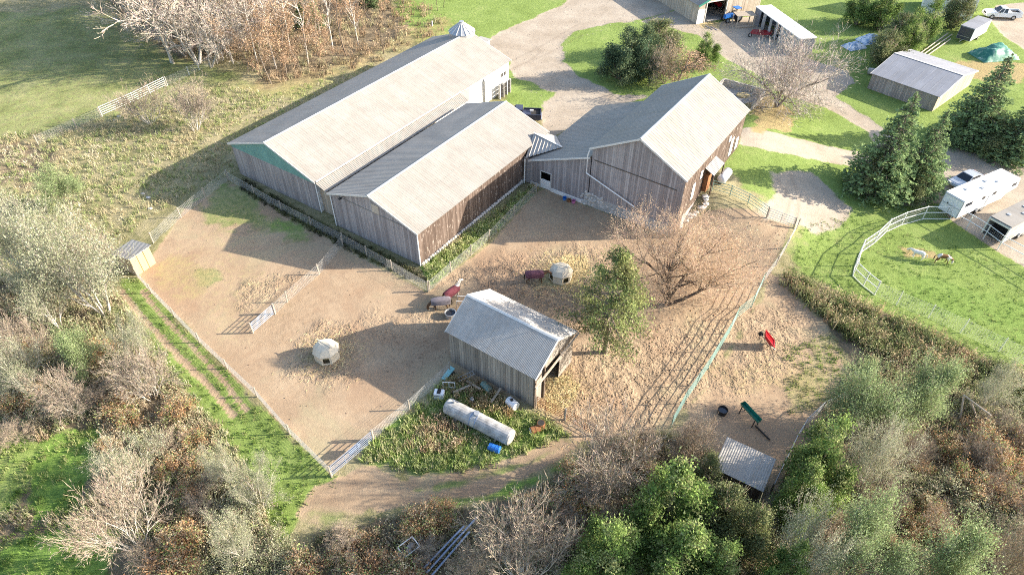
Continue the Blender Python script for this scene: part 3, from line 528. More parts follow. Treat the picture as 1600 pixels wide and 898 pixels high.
mb = MB(); mb.bar(A_ + Vector((0, 0, .05)), B_ + Vector((0, 0, .05)), .2, .06); mb.build('ridge_cap', M['trim'], lk)
mb = MB(); mb.tube([C_ + Vector((-.1, 0, -.1)), Vector((-.15, 19.4, .1))], .07, 6); mb.build('downspout', M['white'], lk)
mb = MB(); mb.quadf([(.3, 18.8, .0), (.3, 20.6, .0), (.3, 20.6, 3.4), (.3, 18.8, 3.4)], [(0, 1, 2, 3)]); mb.build('wall', M['wood_grey'], lk)
# --- run-in shed in the middle
SHO, SHY = (-1.99, 44.709), -0.609
sh = thing('run_in_shed', 'grey board run-in shed with corrugated roof and open end among the horses', 'shed', (*SHO, 0), SHY)
Ls, Ws, Es, Hs = 9.17, 6.447, 3.832, 5.637
gable_roof(sh, Ls, Ws, Es, Hs, M['roof_grey'], .13, .028, sine=True, y0=-Ws)
os_ = .22
mb = MB(); siding(mb, (os_, -Ws + os_), (Ls - os_, -Ws + os_), 0, lambda s: Es - .02, .26, out=(0, -1), gap=.02); stuffpart(mb.build('board_siding', M['wood_shed'], sh))
mb = MB(); siding(mb, (os_, -Ws + os_), (os_, -os_), 0, gable_top(Ws, Es - .05, Hs - .05, os_), .25, out=(-1, 0)); siding(mb, (os_, -os_), (Ls - os_, -os_), 0, lambda s: Es - .02, .26, out=(0, 1)); stuffpart(mb.build('board_siding', M['wood_shed'], sh))
mb = MB(); siding(mb, (Ls - os_, -Ws + os_), (Ls - os_, -os_), 0, gable_top(Ws, Es - .05, Hs - .05, os_), .27, out=(1, 0), holes=((1.25, 3.9, 0.0, Es - .6),)); stuffpart(mb.build('front_board_siding', M['wood_shed'], sh))
mb = MB(); mb.bar((Ls + .25, -Ws - .35, Es - .55), (Ls + .12, .1, Es - .25), .12, .16); mb.build('tie_beam', M['wood_tan'], sh)
mb = MB(); mb.bar((Ls - .1, -Ws + .1, 0), (Ls - .1, -Ws + .1, Es), .16); mb.bar((Ls - .1, -Ws + 1.5, 0), (Ls - .1, -Ws + 1.5, Es), .16); mb.build('corner_post', M['bark_dark'], sh)
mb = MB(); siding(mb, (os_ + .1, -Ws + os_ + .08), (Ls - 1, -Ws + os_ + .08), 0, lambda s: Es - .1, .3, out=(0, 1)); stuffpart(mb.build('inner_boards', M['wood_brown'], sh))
# --- small shelter at the left fence
p0, p1 = G(215, 431), G(244, 411); d = (p1 - p0); yw = math.atan2(d.y, d.x); wS = d.length
s2 = thing('plywood_shelter', 'small plywood shelter with corrugated lean-to roof at the paddock corner', 'shelter', p0, yw)
hf = 2.25; hb = 1.75; dp = 2.6
mb = MB(); mb.quadf([(0, 0, 0), (wS, 0, 0), (wS, 0, hf), (0, 0, hf)], [(0, 1, 2, 3)]); mb.build('front_panel', M['plywood'], s2)
for k in (1, 2): mb = MB(); mb.bar((wS * k / 3, -.03, 0), (wS * k / 3, -.03, hf), .06, .03, t=.2); mb.build('batten', M['plywood'], s2)
mb = MB(); siding(mb, (0, .02), (0, dp), 0, lambda s: hf + (hb - hf) * s / dp, .25, out=(-1, 0)); siding(mb, (wS, .02), (wS, dp), 0, lambda s: hf + (hb - hf) * s / dp, .25, out=(1, 0)); siding(mb, (0, dp), (wS, dp), 0, lambda s: hb, .25, out=(0, 1)); mb.build('side_boards', M['wood_tan'], s2)
S_ = math.hypot(dp + .5, hf - hb); mb = MB(); ribbed(mb, (-.2, -.22, hf + .1), (1, 0, 0), (0, (dp + .5) / S_, (hb - hf) / S_), wS + .4, S_, .16, .035, sine=True); mb.build('roof', M['roof_grey'], s2)
# --- shelter at the lower right
q = [GZ(1136, 682, 2.3), GZ(1213, 717, 2.3), GZ(1192, 768, 2.05)]; d = q[1] - q[0]; yw = math.atan2(d.y, d.x); wR = math.hypot(d.x, d.y); dpR = math.hypot(q[2].x - q[1].x, q[2].y - q[1].y)
s3 = thing('tin_shelter', 'tin-roofed lean-to shelter half hidden by cedars at the small paddock', 'shelter', (q[0].x, q[0].y, 0), yw)
S_ = math.hypot(dpR, .25); mb = MB(); ribbed(mb, (0, 0, 2.3), (1, 0, 0), (0, -dpR / S_, -.25 / S_), wR, S_, .17, .03, sine=True); mb.build('roof', M['roof_grey'], s3)
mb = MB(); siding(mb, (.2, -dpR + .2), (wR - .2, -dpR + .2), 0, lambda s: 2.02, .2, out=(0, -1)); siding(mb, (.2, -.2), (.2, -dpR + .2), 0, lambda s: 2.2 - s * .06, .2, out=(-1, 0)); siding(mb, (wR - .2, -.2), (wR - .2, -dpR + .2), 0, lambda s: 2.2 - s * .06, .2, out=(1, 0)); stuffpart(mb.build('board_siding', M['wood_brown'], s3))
# --- workshop at the top
pa, pb = G(1088, 38), G(1184, 21); d = pb - pa; yw = math.atan2(d.y, d.x); wW = d.length
s4 = thing('workshop', 'board workshop with green roof trim and open door at the top', 'workshop', pa, yw); eW, rW, LW = 3.3, 5.9, 18.0; o4 = .35
mb = MB(); siding(mb, (0, 0), (wW, 0), 0, lambda s: eW + (rW - eW) * (1 - abs(s - wW / 2) / (wW / 2)), .25, out=(0, -1), holes=((1.6, 5.6, 0, 3.4),)); siding(mb, (0, 0), (0, LW), 0, lambda s: eW, .25, out=(-1, 0)); siding(mb, (wW, 0), (wW, LW), 0, lambda s: eW, .25, out=(1, 0)); stuffpart(mb.build('board_siding', M['wood_tan'], s4))
Sx = math.hypot(wW / 2 + o4, rW - eW + .2)
for sgn in (0, 1):
    mb = MB(); u_ = ((wW / 2 + o4) / Sx, 0, (rW - eW + .2) / Sx)
    if sgn == 0: ribbed(mb, (-o4, -o4, eW - .1), (0, 1, 0), u_, LW + 1, Sx, .3, .03)
    else: ribbed(mb, (wW + o4, -o4, eW - .1), (0, 1, 0), (-u_[0], 0, u_[2]), LW + 1, Sx, .3, .03)
    mb.build('roof', M['roof_side'], s4)
    mb = MB(); xe = -o4 if sgn == 0 else wW + o4; mb.bar((xe, -o4 - .02, eW - .16), (wW / 2, -o4 - .02, rW + .04), .06, .34); mb.build('barge_board', M['green_trim'], s4)
mb = MB(); mb.bar((1.5, -.06, 0), (1.5, -.06, 3.4), .14); mb.bar((5.7, -.06, 0), (5.7, -.06, 3.4), .14); mb.bar((1.4, -.06, 3.47), (5.8, -.06, 3.47), .14); mb.build('door_frame', M['trim'], s4)
mb = MB(); mb.quadf([(.1, .1, .02), (wW - .1, .1, .02), (wW - .1, 9, .02), (.1, 9, .02)], [(0, 1, 2, 3)]); mb.build('floor', M['concrete'], s4)
mb = MB(); mb.quadf([(.1, 9, .02), (wW - .1, 9, .02), (wW - .1, 9, 3.3), (.1, 9, 3.3)], [(0, 1, 2, 3)]); mb.build('back_wall', M['wood_tan'], s4)
mb = MB(); mb.box((.55, -.1, 1.25), (1.4, .06, 2.4)); mb.build('sliding_door', M['white'], s4)
# --- storage container with open long side
c0, c1 = G(1176, 36), G(1243, 88); d = c1 - c0; yw = math.atan2(d.y, d.x); Lc = d.length; wC, hC = 2.7, 2.75
s5 = thing('storage_container', 'long white-roofed container shed with corrugated end wall beside the workshop', 'container', c0, yw)
mb = MB(); mb.box((Lc / 2, wC / 2, hC), (Lc + .2, wC + .25, .14)); mb.build('roof', M['white'], s5)
mb = MB()
for k in range(26):
    y = k * wC / 26; mb.quadf([(Lc, y, 0), (Lc + (.05 if k % 2 else 0), y + wC / 52, 0), (Lc, y + wC / 26, 0), (Lc, y, hC - .08), (Lc + (.05 if k % 2 else 0), y + wC / 52, hC - .08), (Lc, y + wC / 26, hC - .08)], [(0, 1, 4, 3), (1, 2, 5, 4)])
mb.build('end_wall', M['tank'], s5)
mb = MB(); mb.quadf([(0, wC, 0), (Lc, wC, 0), (Lc, wC, hC - .08), (0, wC, hC - .08)], [(0, 1, 2, 3)]); mb.quadf([(0, 0, 0), (0, wC, 0), (0, wC, hC - .08), (0, 0, hC - .08)], [(0, 1, 2, 3)]); mb.build('wall', M['roof_flat'], s5)
for k, (a, b) in enumerate(((0, 1.9), (2.7, 3.6), (4.9, 5.6), (6.9, 7.6), (8.3, Lc))): mb = MB(); mb.box(((a + b) / 2, .02, hC / 2 - .05), (b - a, .07, hC - .12)); mb.build('side_panel', M['roof_flat'] if k < 1 else M['tank'], s5)
# --- garage at the right
zr, ze = 3.5, 2.3; r0, r1 = GZ(1398, 83, zr), GZ(1506, 118, zr); e0 = GZ(1373, 119, ze); e1 = GZ(1479, 155, ze); d = r1 - r0; yw = math.atan2(d.y, d.x); Lg = math.hypot(d.x, d.y)
nrm = Vector((-math.sin(yw), math.cos(yw), 0)); dg = abs((e0 - r0).dot(nrm)); wG = 2 * dg; org = r0 + Vector((math.cos(yw), math.sin(yw), 0)) * 0 - nrm * dg
s6 = thing('wood_garage', 'old board garage with flat grey sheet roof beside the spruces', 'garage', (org.x, org.y, 0), yw)
gable_roof(s6, Lg, wG, ze, zr, M['roof_flat'], .9, .01, trim=True)
mb = MB(); siding(mb, (.25, .25), (Lg - .25, .25), 0, lambda s: ze, .18, out=(0, -1)); siding(mb, (.25, wG - .25), (Lg - .25, wG - .25), 0, lambda s: ze, .2, out=(0, 1)); siding(mb, (.25, .25), (.25, wG - .25), 0, gable_top(wG, ze - .05, zr - .05, .25), .2, out=(-1, 0)); stuffpart(mb.build('board_siding', M['wood_grey'], s6))
mb = MB(); siding(mb, (Lg - .25, .25), (Lg - .25, wG - .25), 0, gable_top(wG, ze - .05, zr - .05, .25), .2, out=(1, 0)); stuffpart(mb.build('gable_board_siding', M['wood_tan'], s6))
# --- house corner at the top edge
hp = G(1517, 33); s7 = thing('white_house', 'white-sided house corner cut by the top edge of the photo', 'house', hp, R(62))
mb = MB(); mb.box((3.0, 4.2, 3.0), (6.0, 8.0, 6.0)); mb.build('wall', M['wall_white'], s7)
for y in (.12, 1.7): mb = MB(); mb.box((-.04, y + .1, 3.0), (.14, .22, 6.0)); mb.build('corner_board', M['white'], s7)
mb = MB(); mb.prism([(-.4, 6.0), (6.4, 6.0), (3.0, 8.4)], -.3, 8.6, 'y'); mb.build('roof', M['roof_flat'], s7)
# --- stone-walled manure yard behind the bank barn
yp = G(1152, 152); yd = thing('concrete_yard', 'low-walled concrete yard holding a small dung heap behind the barn', 'yard', yp, BYAW)
mb = MB(); mb.box((-.4, 0, -.3), (5.4, 6.0, .7)); mb.build('slab', M['concrete'], yd)
for c, dd in (((2.3, 0, .25), (.25, 6.2, 1.7)), ((-.4, 3.1, .25), (5.2, .25, 1.7)), ((-.4, -3.1, .25), (5.2, .25, 1.7))): mb = MB(); mb.box(c, dd); mb.build('yard_wall', M['concrete'], yd)
hpm = rock('dung_heap', M['straw'], 5, 3, .45); o = link('dung_heap', hpm); o.location = yp + Matrix.Rotation(BYAW, 3, 'Z') @ Vector((.8, -.6, .15)); o.scale = (2.0, 1.5, 1.1); tag(o, 'small straw-coloured dung heap inside the concrete yard', 'heap')
# ------------------------------------------------------------------ vegetation builders
def tris(C, size, rg, flat=0.0, droop=None):
    """one small leaf triangle at every centre"""
    n = len(C); a = rg.normal(size=(n, 3)); a /= np.linalg.norm(a, axis=1, keepdims=True) + 1e-9
    b = rg.normal(size=(n, 3)); b -= (b * a).sum(1, keepdims=True) * a; b /= np.linalg.norm(b, axis=1, keepdims=True) + 1e-9
    if flat: a[:, 2] *= 1 - flat; b[:, 2] *= 1 - flat
    s = (np.ones(n) * size)[:, None]
    V = np.stack([C + a * s * .62, C - a * s * .4 + b * s * .42, C - a * s * .4 - b * s * .42], 1).reshape(-1, 3)
    return V, np.arange(3 * n).reshape(-1, 3)
def ribbons(P0, P1, w0, w1, rg):
    n = len(P0); d = P1 - P0; d /= np.linalg.norm(d, axis=1, keepdims=True) + 1e-9; a = np.cross(d, rg.normal(size=(n, 3))); a /= np.linalg.norm(a, axis=1, keepdims=True) + 1e-9
    w0 = np.asarray(w0)[:, None]; w1 = np.asarray(w1)[:, None]
    V = np.stack([P0 - a * w0, P0 + a * w0, P1 + a * w1, P1 - a * w1], 1).reshape(-1, 3); i = np.arange(n) * 4
    return V, np.concatenate([np.stack([i, i + 1, i + 2], 1), np.stack([i, i + 2, i + 3], 1)])
def prisms(P0, P1, r0, r1, k=5):
    n = len(P0); d = P1 - P0; d /= np.linalg.norm(d, axis=1, keepdims=True) + 1e-9
    ref = np.where(np.abs(d[:, 2:3]) < .9, np.array([[0, 0, 1.]]), np.array([[1., 0, 0]])); a = np.cross(d, ref); a /= np.linalg.norm(a, axis=1, keepdims=True) + 1e-9; e = np.cross(d, a)
    V = []; an = np.arange(k) * 2 * np.pi / k
    for P, r in ((P0, r0), (P1, r1)): V.append(P[:, None] + (a[:, None] * np.cos(an)[None, :, None] + e[:, None] * np.sin(an)[None, :, None]) * np.asarray(r)[:, None, None])
    V = np.concatenate(V, 1).reshape(-1, 3); b = np.arange(n)[:, None] * 2 * k; j = np.arange(k)[None]; jn = (j + 1) % k
    return V, np.stack([b + j, b + jn, b + k + jn, b + k + j], -1).reshape(-1, 4)
def jitcol(n, base, var, rg, hue=0.06):
    base = np.array(base); k = 1 + rg.normal(size=(n, 1)) * var; c = base[None] * np.clip(k, .35, 1.9) * (1 + rg.normal(size=(n, 3)) * hue); return np.clip(c, .004, .9)
def grow(rd, out, p, d, L, r, lvl, mx, cf):
    ns = 4 if lvl == 0 else 3 if lvl < mx else 2; pts = [p.copy()]; rr = r
    for i in range(ns):
        d = (d + Vector((rd.gauss(0, 1), rd.gauss(0, 1), rd.gauss(0, 1))) * cf['wob'] + Vector((0, 0, cf['up'])) ).normalized(); q = p + d * (L / ns); r2 = rr * cf['tap'] ** (1 / ns * 1.6)
        out.append((p, q, rr, r2, lvl)); p = q; rr = r2; pts.append(p.copy())
    if lvl < mx:
        for k in range(cf['n'][lvl]):
            t = rd.uniform(cf['t0'], 1.0) if k else 1.0; x = t * ns; i = min(ns - 1, int(x)); b = pts[i].lerp(pts[i + 1], x - i); ax = (pts[i + 1] - pts[i]).normalized()
            pr = ax.cross(Vector((rd.gauss(0, 1), rd.gauss(0, 1), rd.gauss(0, 1)))).normalized(); an = R(rd.uniform(*cf['ang'])) * (0.5 if k == 0 else 1)
            nd = (ax * math.cos(an) + pr * math.sin(an)).normalized(); grow(rd, out, b, nd, L * rd.uniform(*cf['rat']), max(cf['rmin'], rr * (1.2 if k == 0 else rd.uniform(.55, .9)) if lvl else r * rd.uniform(.35, .6)), lvl + 1, mx, cf)
def tree_meshes(name, seed, cf, bark, twigcol, leaf=None, limbs=None, tl=1):
    """returns (trunk mesh, crown mesh) for a branching tree; leaf = (n per tip, size, colour, variance, spread)"""
    rd = random.Random(seed); rg = np.random.default_rng(seed); out = []; mx = len(cf['n'])
    if limbs:
        for pts, r in limbs:
            pts = [Vector(p) for p in pts]; k = len(pts) - 1
            for i in range(k):
                out.append((pts[i], pts[i + 1], r * (1 - .65 * i / k), r * (1 - .65 * (i + 1) / k), 0)); a = (pts[i + 1] - pts[i])
                for _ in range(cf['n'][0] if i else 1):
                    t = rd.random(); b = pts[i] + a * t
                    if b.z < cf.get('clear', 1): continue
                    nd = (a.normalized() * .7 + Vector((rd.gauss(0, 1), rd.gauss(0, 1), rd.gauss(0, .6))).normalized()).normalized(); grow(rd, out, b, nd, cf['L'] * rd.uniform(.7, 1.15), r * (1 - .6 * i / k) * rd.uniform(.3, .5), 1, mx, cf)
            grow(rd, out, pts[-1], (pts[-1] - pts[-2]).normalized(), cf['L'], r * .35, 1, mx, cf)
    else:
        for s_ in range(cf.get('stems', 1)):
            ang = rd.uniform(0, 6.28); sp = cf.get('spread', 0) * rd.uniform(.3, 1) if cf.get('stems', 1) > 1 else 0
            grow(rd, out, Vector((math.cos(ang) * .15 * (sp > 0), math.sin(ang) * .15 * (sp > 0), -.1)), Vector((math.cos(ang) * sp, math.sin(ang) * sp, 1)).normalized(), cf['L'] * rd.uniform(.8, 1.1), cf['r'] * rd.uniform(.7, 1), 0, mx, cf)
    P0 = np.array([tuple(o[0]) for o in out]); P1 = np.array([tuple(o[1]) for o in out]); r0 = np.array([o[2] for o in out]); r1 = np.array([o[3] for o in out]); lv = np.array([o[4] for o in out])
    m = lv <= tl; V, F = prisms(P0[m], P1[m], r0[m], r1[m], 6); tm = npmesh(name + '_trunk', V, F, bark, smooth=True)
    m = ~m; V, F = ribbons(P0[m], P1[m], np.maximum(r0[m], cf['rmin']), np.maximum(r1[m], cf['rmin'] * .6), rg); cl = jitcol(m.sum(), twigcol, .22, rg); cc = np.concatenate([cl, cl])
    if leaf:
        k, sz, lc, var, spd = leaf; tips = P1[lv == mx]; Cn = np.repeat(tips, k, 0) + rg.normal(size=(len(tips) * k, 3)) * spd; V2, F2 = tris(Cn, sz * rg.uniform(.6, 1.3, len(Cn)), rg)
        lcs = [lc] if isinstance(lc[0], float) else list(lc); tone = np.repeat(rg.integers(0, len(lcs), max(1, len(tips))), k); c2 = np.stack([np.array(l) for l in lcs])[tone]; c2 = np.clip(c2 * np.clip(1 + rg.normal(size=(len(c2), 1)) * var, .4, 1.8), .004, .9)
        F = np.concatenate([F, F2 + len(V)]); V = np.concatenate([V, V2]); cc = np.concatenate([cc, c2])
    return tm, npmesh(name + '_crown', V, F, M['twig'] if not leaf else M['leaf'], cc)
def conifer_meshes(name, seed, h=8.0, r=2.6, whorls=34, per=9, col=(0.055, 0.085, 0.05), tip=(0.10, 0.13, 0.06), bare=0.4, lump=0.25, sp=0.42, ns=14):
    rg = np.random.default_rng(seed); Vs = []; Fs = []; Cs = []; nb = 0; bz = []; P0 = []; P1 = []
    for i in range(whorls):
        t = (i + .5) / whorls; z = bare + (h - bare) * t; L = r * (1 - t) ** .92 + .08; k = max(4, int(per * (1 - t * .45)))
        az = rg.uniform(0, 6.28) + np.arange(k) * 6.283 / k + rg.normal(size=k) * .3; Lk = L * (1 + rg.normal(size=k) * lump); zz = z + rg.normal(size=k) * .18
        for a, l, z_ in zip(az, Lk, zz):
            if l < .1 or rg.random() < .08: continue
            n = max(4, int(ns * l / r) + 4); tt = np.sqrt(rg.uniform(.06, 1, n)); d = np.array([math.cos(a), math.sin(a), 0]); side = np.array([-d[1], d[0], 0])
            dro = -.12 * l + .10 * l * tt ** 2; Cn = d[None] * (l * tt)[:, None] + side[None] * (rg.normal(size=n) * .16 * l * (1.1 - tt * .6))[:, None]; Cn[:, 2] = z_ + (dro - .18 * tt * l + rg.normal(size=n) * .07)
            V, F = tris(Cn, sp * rg.uniform(.6, 1.25, n) * (1 - .35 * t), rg, .25); c = np.array(col)[None] * (1 - tt[:, None]) + np.array(tip)[None] * tt[:, None]; c = c * np.clip(1 + rg.normal(size=(n, 1)) * .22, .5, 1.6)
            Vs.append(V); Fs.append(F + nb); Cs.append(c); nb += len(V); P0.append((0, 0, z_)); P1.append(tuple(d * l * .8 + np.array([0, 0, z_ - .15 * l])))
    P0 = np.array(P0); P1 = np.array(P1); V, F = prisms(np.concatenate([[[0, 0, -.2]], P0]), np.concatenate([[[0, 0, h * .97]], P1]), np.concatenate([[h * .022], np.full(len(P0), .03)]), np.concatenate([[.03], np.full(len(P0), .01)]), 5)
    return npmesh(name + '_trunk', V, F, M['bark']), npmesh(name + '_crown', np.concatenate(Vs), np.concatenate(Fs), M['leaf'], np.clip(np.concatenate(Cs), .004, .9))
def clump_meshes(name, seed, h, r, cols, nclump=70, per=70, size=.2, cone=0.0, spread=.34, bark=None, low=.12, stems=7, leaders=1, twig=0, tcol=(.4, .33, .26)):
    """leafy bush or cedar: many leaf clumps spread through an uneven crown, with stems inside"""
    rg = np.random.default_rng(seed); u = rg.uniform(0, 1, nclump) ** .85; z = low * h + (h * .94 - low * h) * u; prof = (1 - cone) * np.sqrt(np.clip(1 - (2 * u - .75) ** 2 / 1.6, .05, 1)) + cone * (1 - u) ** .8
    a = rg.uniform(0, 6.28, nclump); rad = r * prof * np.sqrt(rg.uniform(.15, 1, nclump)) * (1 + rg.normal(size=nclump) * .14); lob = 1 + .18 * np.sin(a * 3 + seed) + .1 * np.sin(a * 5 + 2 * seed)
    Cc = np.stack([np.cos(a) * rad * lob, np.sin(a) * rad * lob, z], 1)
    if leaders > 1:
        li = rg.integers(0, leaders, nclump); la = rg.uniform(0, 6.28) + np.arange(leaders) * 6.28 / max(1, leaders - 1); lr = np.where(np.arange(leaders) == 0, 0, r * rg.uniform(.38, .68, leaders)); lh = np.where(np.arange(leaders) == 0, 1, rg.uniform(.5, .9, leaders)); lw = np.where(np.arange(leaders) == 0, .62, rg.uniform(.34, .55, leaders))
        Cc = np.stack([Cc[:, 0] * lw[li] + np.cos(la[li]) * lr[li], Cc[:, 1] * lw[li] + np.sin(la[li]) * lr[li], z * lh[li]], 1)
    Cn = np.repeat(Cc, per, 0) + rg.normal(size=(nclump * per, 3)) * np.array([1, 1, .85]) * spread * rg.uniform(.6, 1.3, (nclump * per, 1)); Cn[:, 2] = np.maximum(Cn[:, 2], .03)
    V, F = tris(Cn, size * rg.uniform(.55, 1.35, len(Cn)), rg, .1); tone = np.repeat(rg.integers(0, len(cols), nclump), per); c = np.array(cols)[tone] * np.repeat(np.clip(1 + rg.normal(size=nclump) * .15, .6, 1.5), per)[:, None]; c = c * np.clip(1 + rg.normal(size=(len(Cn), 1)) * .25, .45, 1.8)
    k = rg.integers(0, nclump, stems * 3); P1 = Cc[k]; P0 = P1 * np.array([.12, .12, 0]); V2, F2 = prisms(P0, P1, np.full(len(k), .035 * h / 2.5 + .01), np.full(len(k), .012), 4)
    if twig:
        i = rg.integers(0, nclump, twig); A = Cc[i] * np.array([.75, .75, .7]); B = Cc[i] * np.array([1.12, 1.12, 1.05]) + rg.normal(size=(twig, 3)) * .22; B[:, 2] += .18; V3, F3 = ribbons(A, B, np.full(twig, .012), np.full(twig, .006), rg); F = np.concatenate([F, F3 + len(V)]); V = np.concatenate([V, V3]); tc = jitcol(twig, tcol, .25, rg); c = np.concatenate([c, tc, tc])
    return npmesh(name + '_trunk', V2, F2, bark or M['bark']), npmesh(name + '_crown', V, F, M['leaf'], np.clip(c, .004, .9))
VEG = {}
def vg(key, h, fn): VEG[key] = (*fn(), h)
CFT = dict(n=(7, 6, 5, 3), wob=.16, up=.05, tap=.6, t0=.25, ang=(22, 58), rat=(.5, .78), rmin=.011, L=5.0, r=.2)
def C_(**k): d = dict(CFT); d.update(k); return d
# tall bare woodlot trees, orchard-like bare tree, bare shrubs
for s in range(3): vg('woodtree%d' % s, 13.0, lambda s=s: tree_meshes('woodlot_tree', 11 + s, C_(n=(9, 7, 6, 3), stems=3, spread=.45, L=6.5, r=.15, rat=(.36, .58), t0=.3, ang=(18, 48), up=.04, rmin=.013), M['bark_pale'], (.46, .40, .34)))
for s in range(2): vg('browntree%d' % s, 9.0, lambda s=s: tree_meshes('brown_tree', 31 + s, C_(n=(12, 6, 5, 3), L=8, r=.09, rat=(.22, .38), t0=.15, ang=(25, 55)), M['bark'], (.42, .33, .25), (1, .13, ((.44, .29, .18), (.50, .37, .25), (.36, .25, .17)), .3, .22)))
for s in range(2): vg('talltree%d' % s, 14.0, lambda s=s: tree_meshes('tall_tree', 45 + s, C_(n=(14, 6, 4, 3), L=13, r=.19, rat=(.17, .30), t0=.28, ang=(25, 60), rmin=.016, wob=.09), M['bark_pale'], (.40, .34, .28)))
vg('thintree', 8.0, lambda: tree_meshes('thin_tree', 41, C_(n=(9, 4, 3), L=7.2, r=.1, rat=(.16, .28), t0=.3, ang=(45, 80), rmin=.014), M['bark_dark'], (.18, .14, .11)))
for s in range(3): vg('bareshrub%d' % s, 4.2, lambda s=s: tree_meshes('bare_shrub', 51 + s, C_(n=(7, 6, 5, 3), stems=9, spread=.75, L=2.5, r=.04, rat=(.42, .68), t0=.3, ang=(14, 40), rmin=.008, up=.04), M['bark_pale'], (.31, .26, .205)))
for s in range(2): vg('pinkshrub%d' % s, 4.2, lambda s=s: tree_meshes('pink_shrub', 61 + s, C_(n=(7, 6, 5, 3), stems=8, spread=.9, L=2.4, r=.045, rat=(.45, .7), t0=.25, ang=(18, 50), rmin=.009, up=.03), M['bark'], (.37, .30, .225)))
vg('appletree', 5.2, lambda: tree_meshes('apple_tree', 71, C_(n=(8, 7, 5, 4), wob=.2, L=2.6, clear=.8, rmin=.012, up=.03), M['bark'], (.45, .39, .34), limbs=[([(0, 0, -.1), (-.5, .1, 1.1), (-2.2, .3, 2.4), (-3.6, .4, 3.1)], .17), ([(0, 0, -.1), (.1, .2, 1.5), (.2, .8, 3.2)], .15), ([(.1, 0, .1), (.9, -.2, 1.3), (2.6, -.4, 2.4), (4.4, -.5, 3.0)], .16), ([(0, 0, .2), (-.6, -1, 1.4), (-1.2, -2.2, 2.6)], .12), ([(0, 0, .3), (.8, 1.2, 1.7), (1.6, 2.4, 2.8)], .12)]))
vg('bigmaple', 8.0, lambda: tree_meshes('budding_tree', 81, C_(n=(6, 5, 5, 4), wob=.17, L=3.0, clear=1.5, rmin=.012, up=.05, rat=(.5, .74)), M['bark_dark'], (.50, .38, .28), (2, .085, ((.60, .45, .31), (.52, .37, .24), (.64, .52, .38)), .25, .22),
   limbs=[([(0, 0, -.2), (-.05, .1, 2.0), (-.35, .4, 4.2), (-.1, .9, 6.0), (.2, 1.3, 7.2)], 0.32), ([(0, .1, 1.2), (1.0, .5, 3.0), (2.0, 1.4, 4.3), (3.2, 2.3, 5.2), (4.4, 2.9, 5.8)], 0.26), ([(.1, -.1, .2), (1.6, -.3, 1.3), (3.1, -.1, 2.2), (4.9, .6, 3.3), (6.4, 1.1, 4.2)], 0.24), ([(-.1, .2, 2.4), (-1.2, .8, 4.0), (-2.6, 1.2, 5.2), (-3.9, 1.6, 5.8)], 0.19), ([(-.05, 0, .2), (-.5, -.2, 1.2), (-.8, -.1, 1.9)], 0.18), ([(-.2, .3, 3.2), (-1.0, 2.0, 4.6), (-1.8, 3.6, 5.6)], 0.16)]))
for s in range(3): vg('willow%d' % s, 5.0, lambda s=s: tree_meshes('grey_willow', 91 + s, C_(n=(6, 5, 4, 3), stems=6, spread=.7, L=3.0, r=.075, rat=(.42, .68), t0=.25, ang=(16, 45), rmin=.009, up=.05), M['bark_pale'], (.38, .35, .28), (3, .075, ((.34, .36, .24), (.26, .29, .17), (.41, .41, .29)), .25, .22)))
for s in range(2): vg('greenwillow%d' % s, 5.0, lambda s=s: tree_meshes('green_willow', 101 + s, C_(n=(6, 5, 4, 3), stems=6, spread=.75, L=2.9, r=.07, rat=(.42, .68), t0=.25, ang=(16, 45), rmin=.009), M['bark'], (.31, .29, .22), (5, .09, ((.26, .33, .15), (.32, .39, .20), (.20, .26, .12)), .28, .25)))
for s in range(3): vg('spruce%d' % s, 8.0, lambda s=s: conifer_meshes('spruce', 111 + s, whorls=40, per=13, ns=40, sp=.26, lump=.14, col=(.10, .145, .085), tip=(.24, .33, .15)))
for s in range(2): vg('cedar%d' % s, 6.0, lambda s=s: clump_meshes('cedar', 121 + s, 6.0, 2.2, ((.13, .21, .06), (.19, .28, .08), (.25, .33, .11), (.10, .155, .05), (.28, .31, .14)), 170, 130, .11, .8, .22, leaders=5))
for s in range(2): vg('bluecedar%d' % s, 6.0, lambda s=s: clump_meshes('evergreen', 171 + s, 6.0, 2.4, ((.09, .14, .085), (.13, .185, .10), (.19, .23, .12), (.07, .11, .07)), 190, 130, .12, .7, .24, leaders=6))
for s in range(2): vg('juniper%d' % s, 5.0, lambda s=s: clump_meshes('juniper', 131 + s, 5.0, 2.0, ((.15, .175, .08), (.22, .25, .11), (.29, .31, .16), (.11, .14, .065)), 150, 115, .11, .5, .25, leaders=4, twig=500))
for s in range(3): vg('rust%d' % s, 1.8, lambda s=s: clump_meshes('rust_shrub', 141 + s, 1.8, 1.3, ((.45, .28, .15), (.50, .37, .22), (.38, .22, .12), (.54, .45, .29), (.32, .35, .16), (.44, .25, .13), (.30, .38, .14)), 70, 46, .10, .15, .24, leaders=5, twig=420))
for s in range(2): vg('olive%d' % s, 1.8, lambda s=s: clump_meshes('olive_shrub', 151 + s, 1.8, 1.4, ((.28, .30, .17), (.37, .38, .24), (.20, .23, .11), (.45, .42, .29)), 70, 46, .10, .15, .25, leaders=5, twig=420))
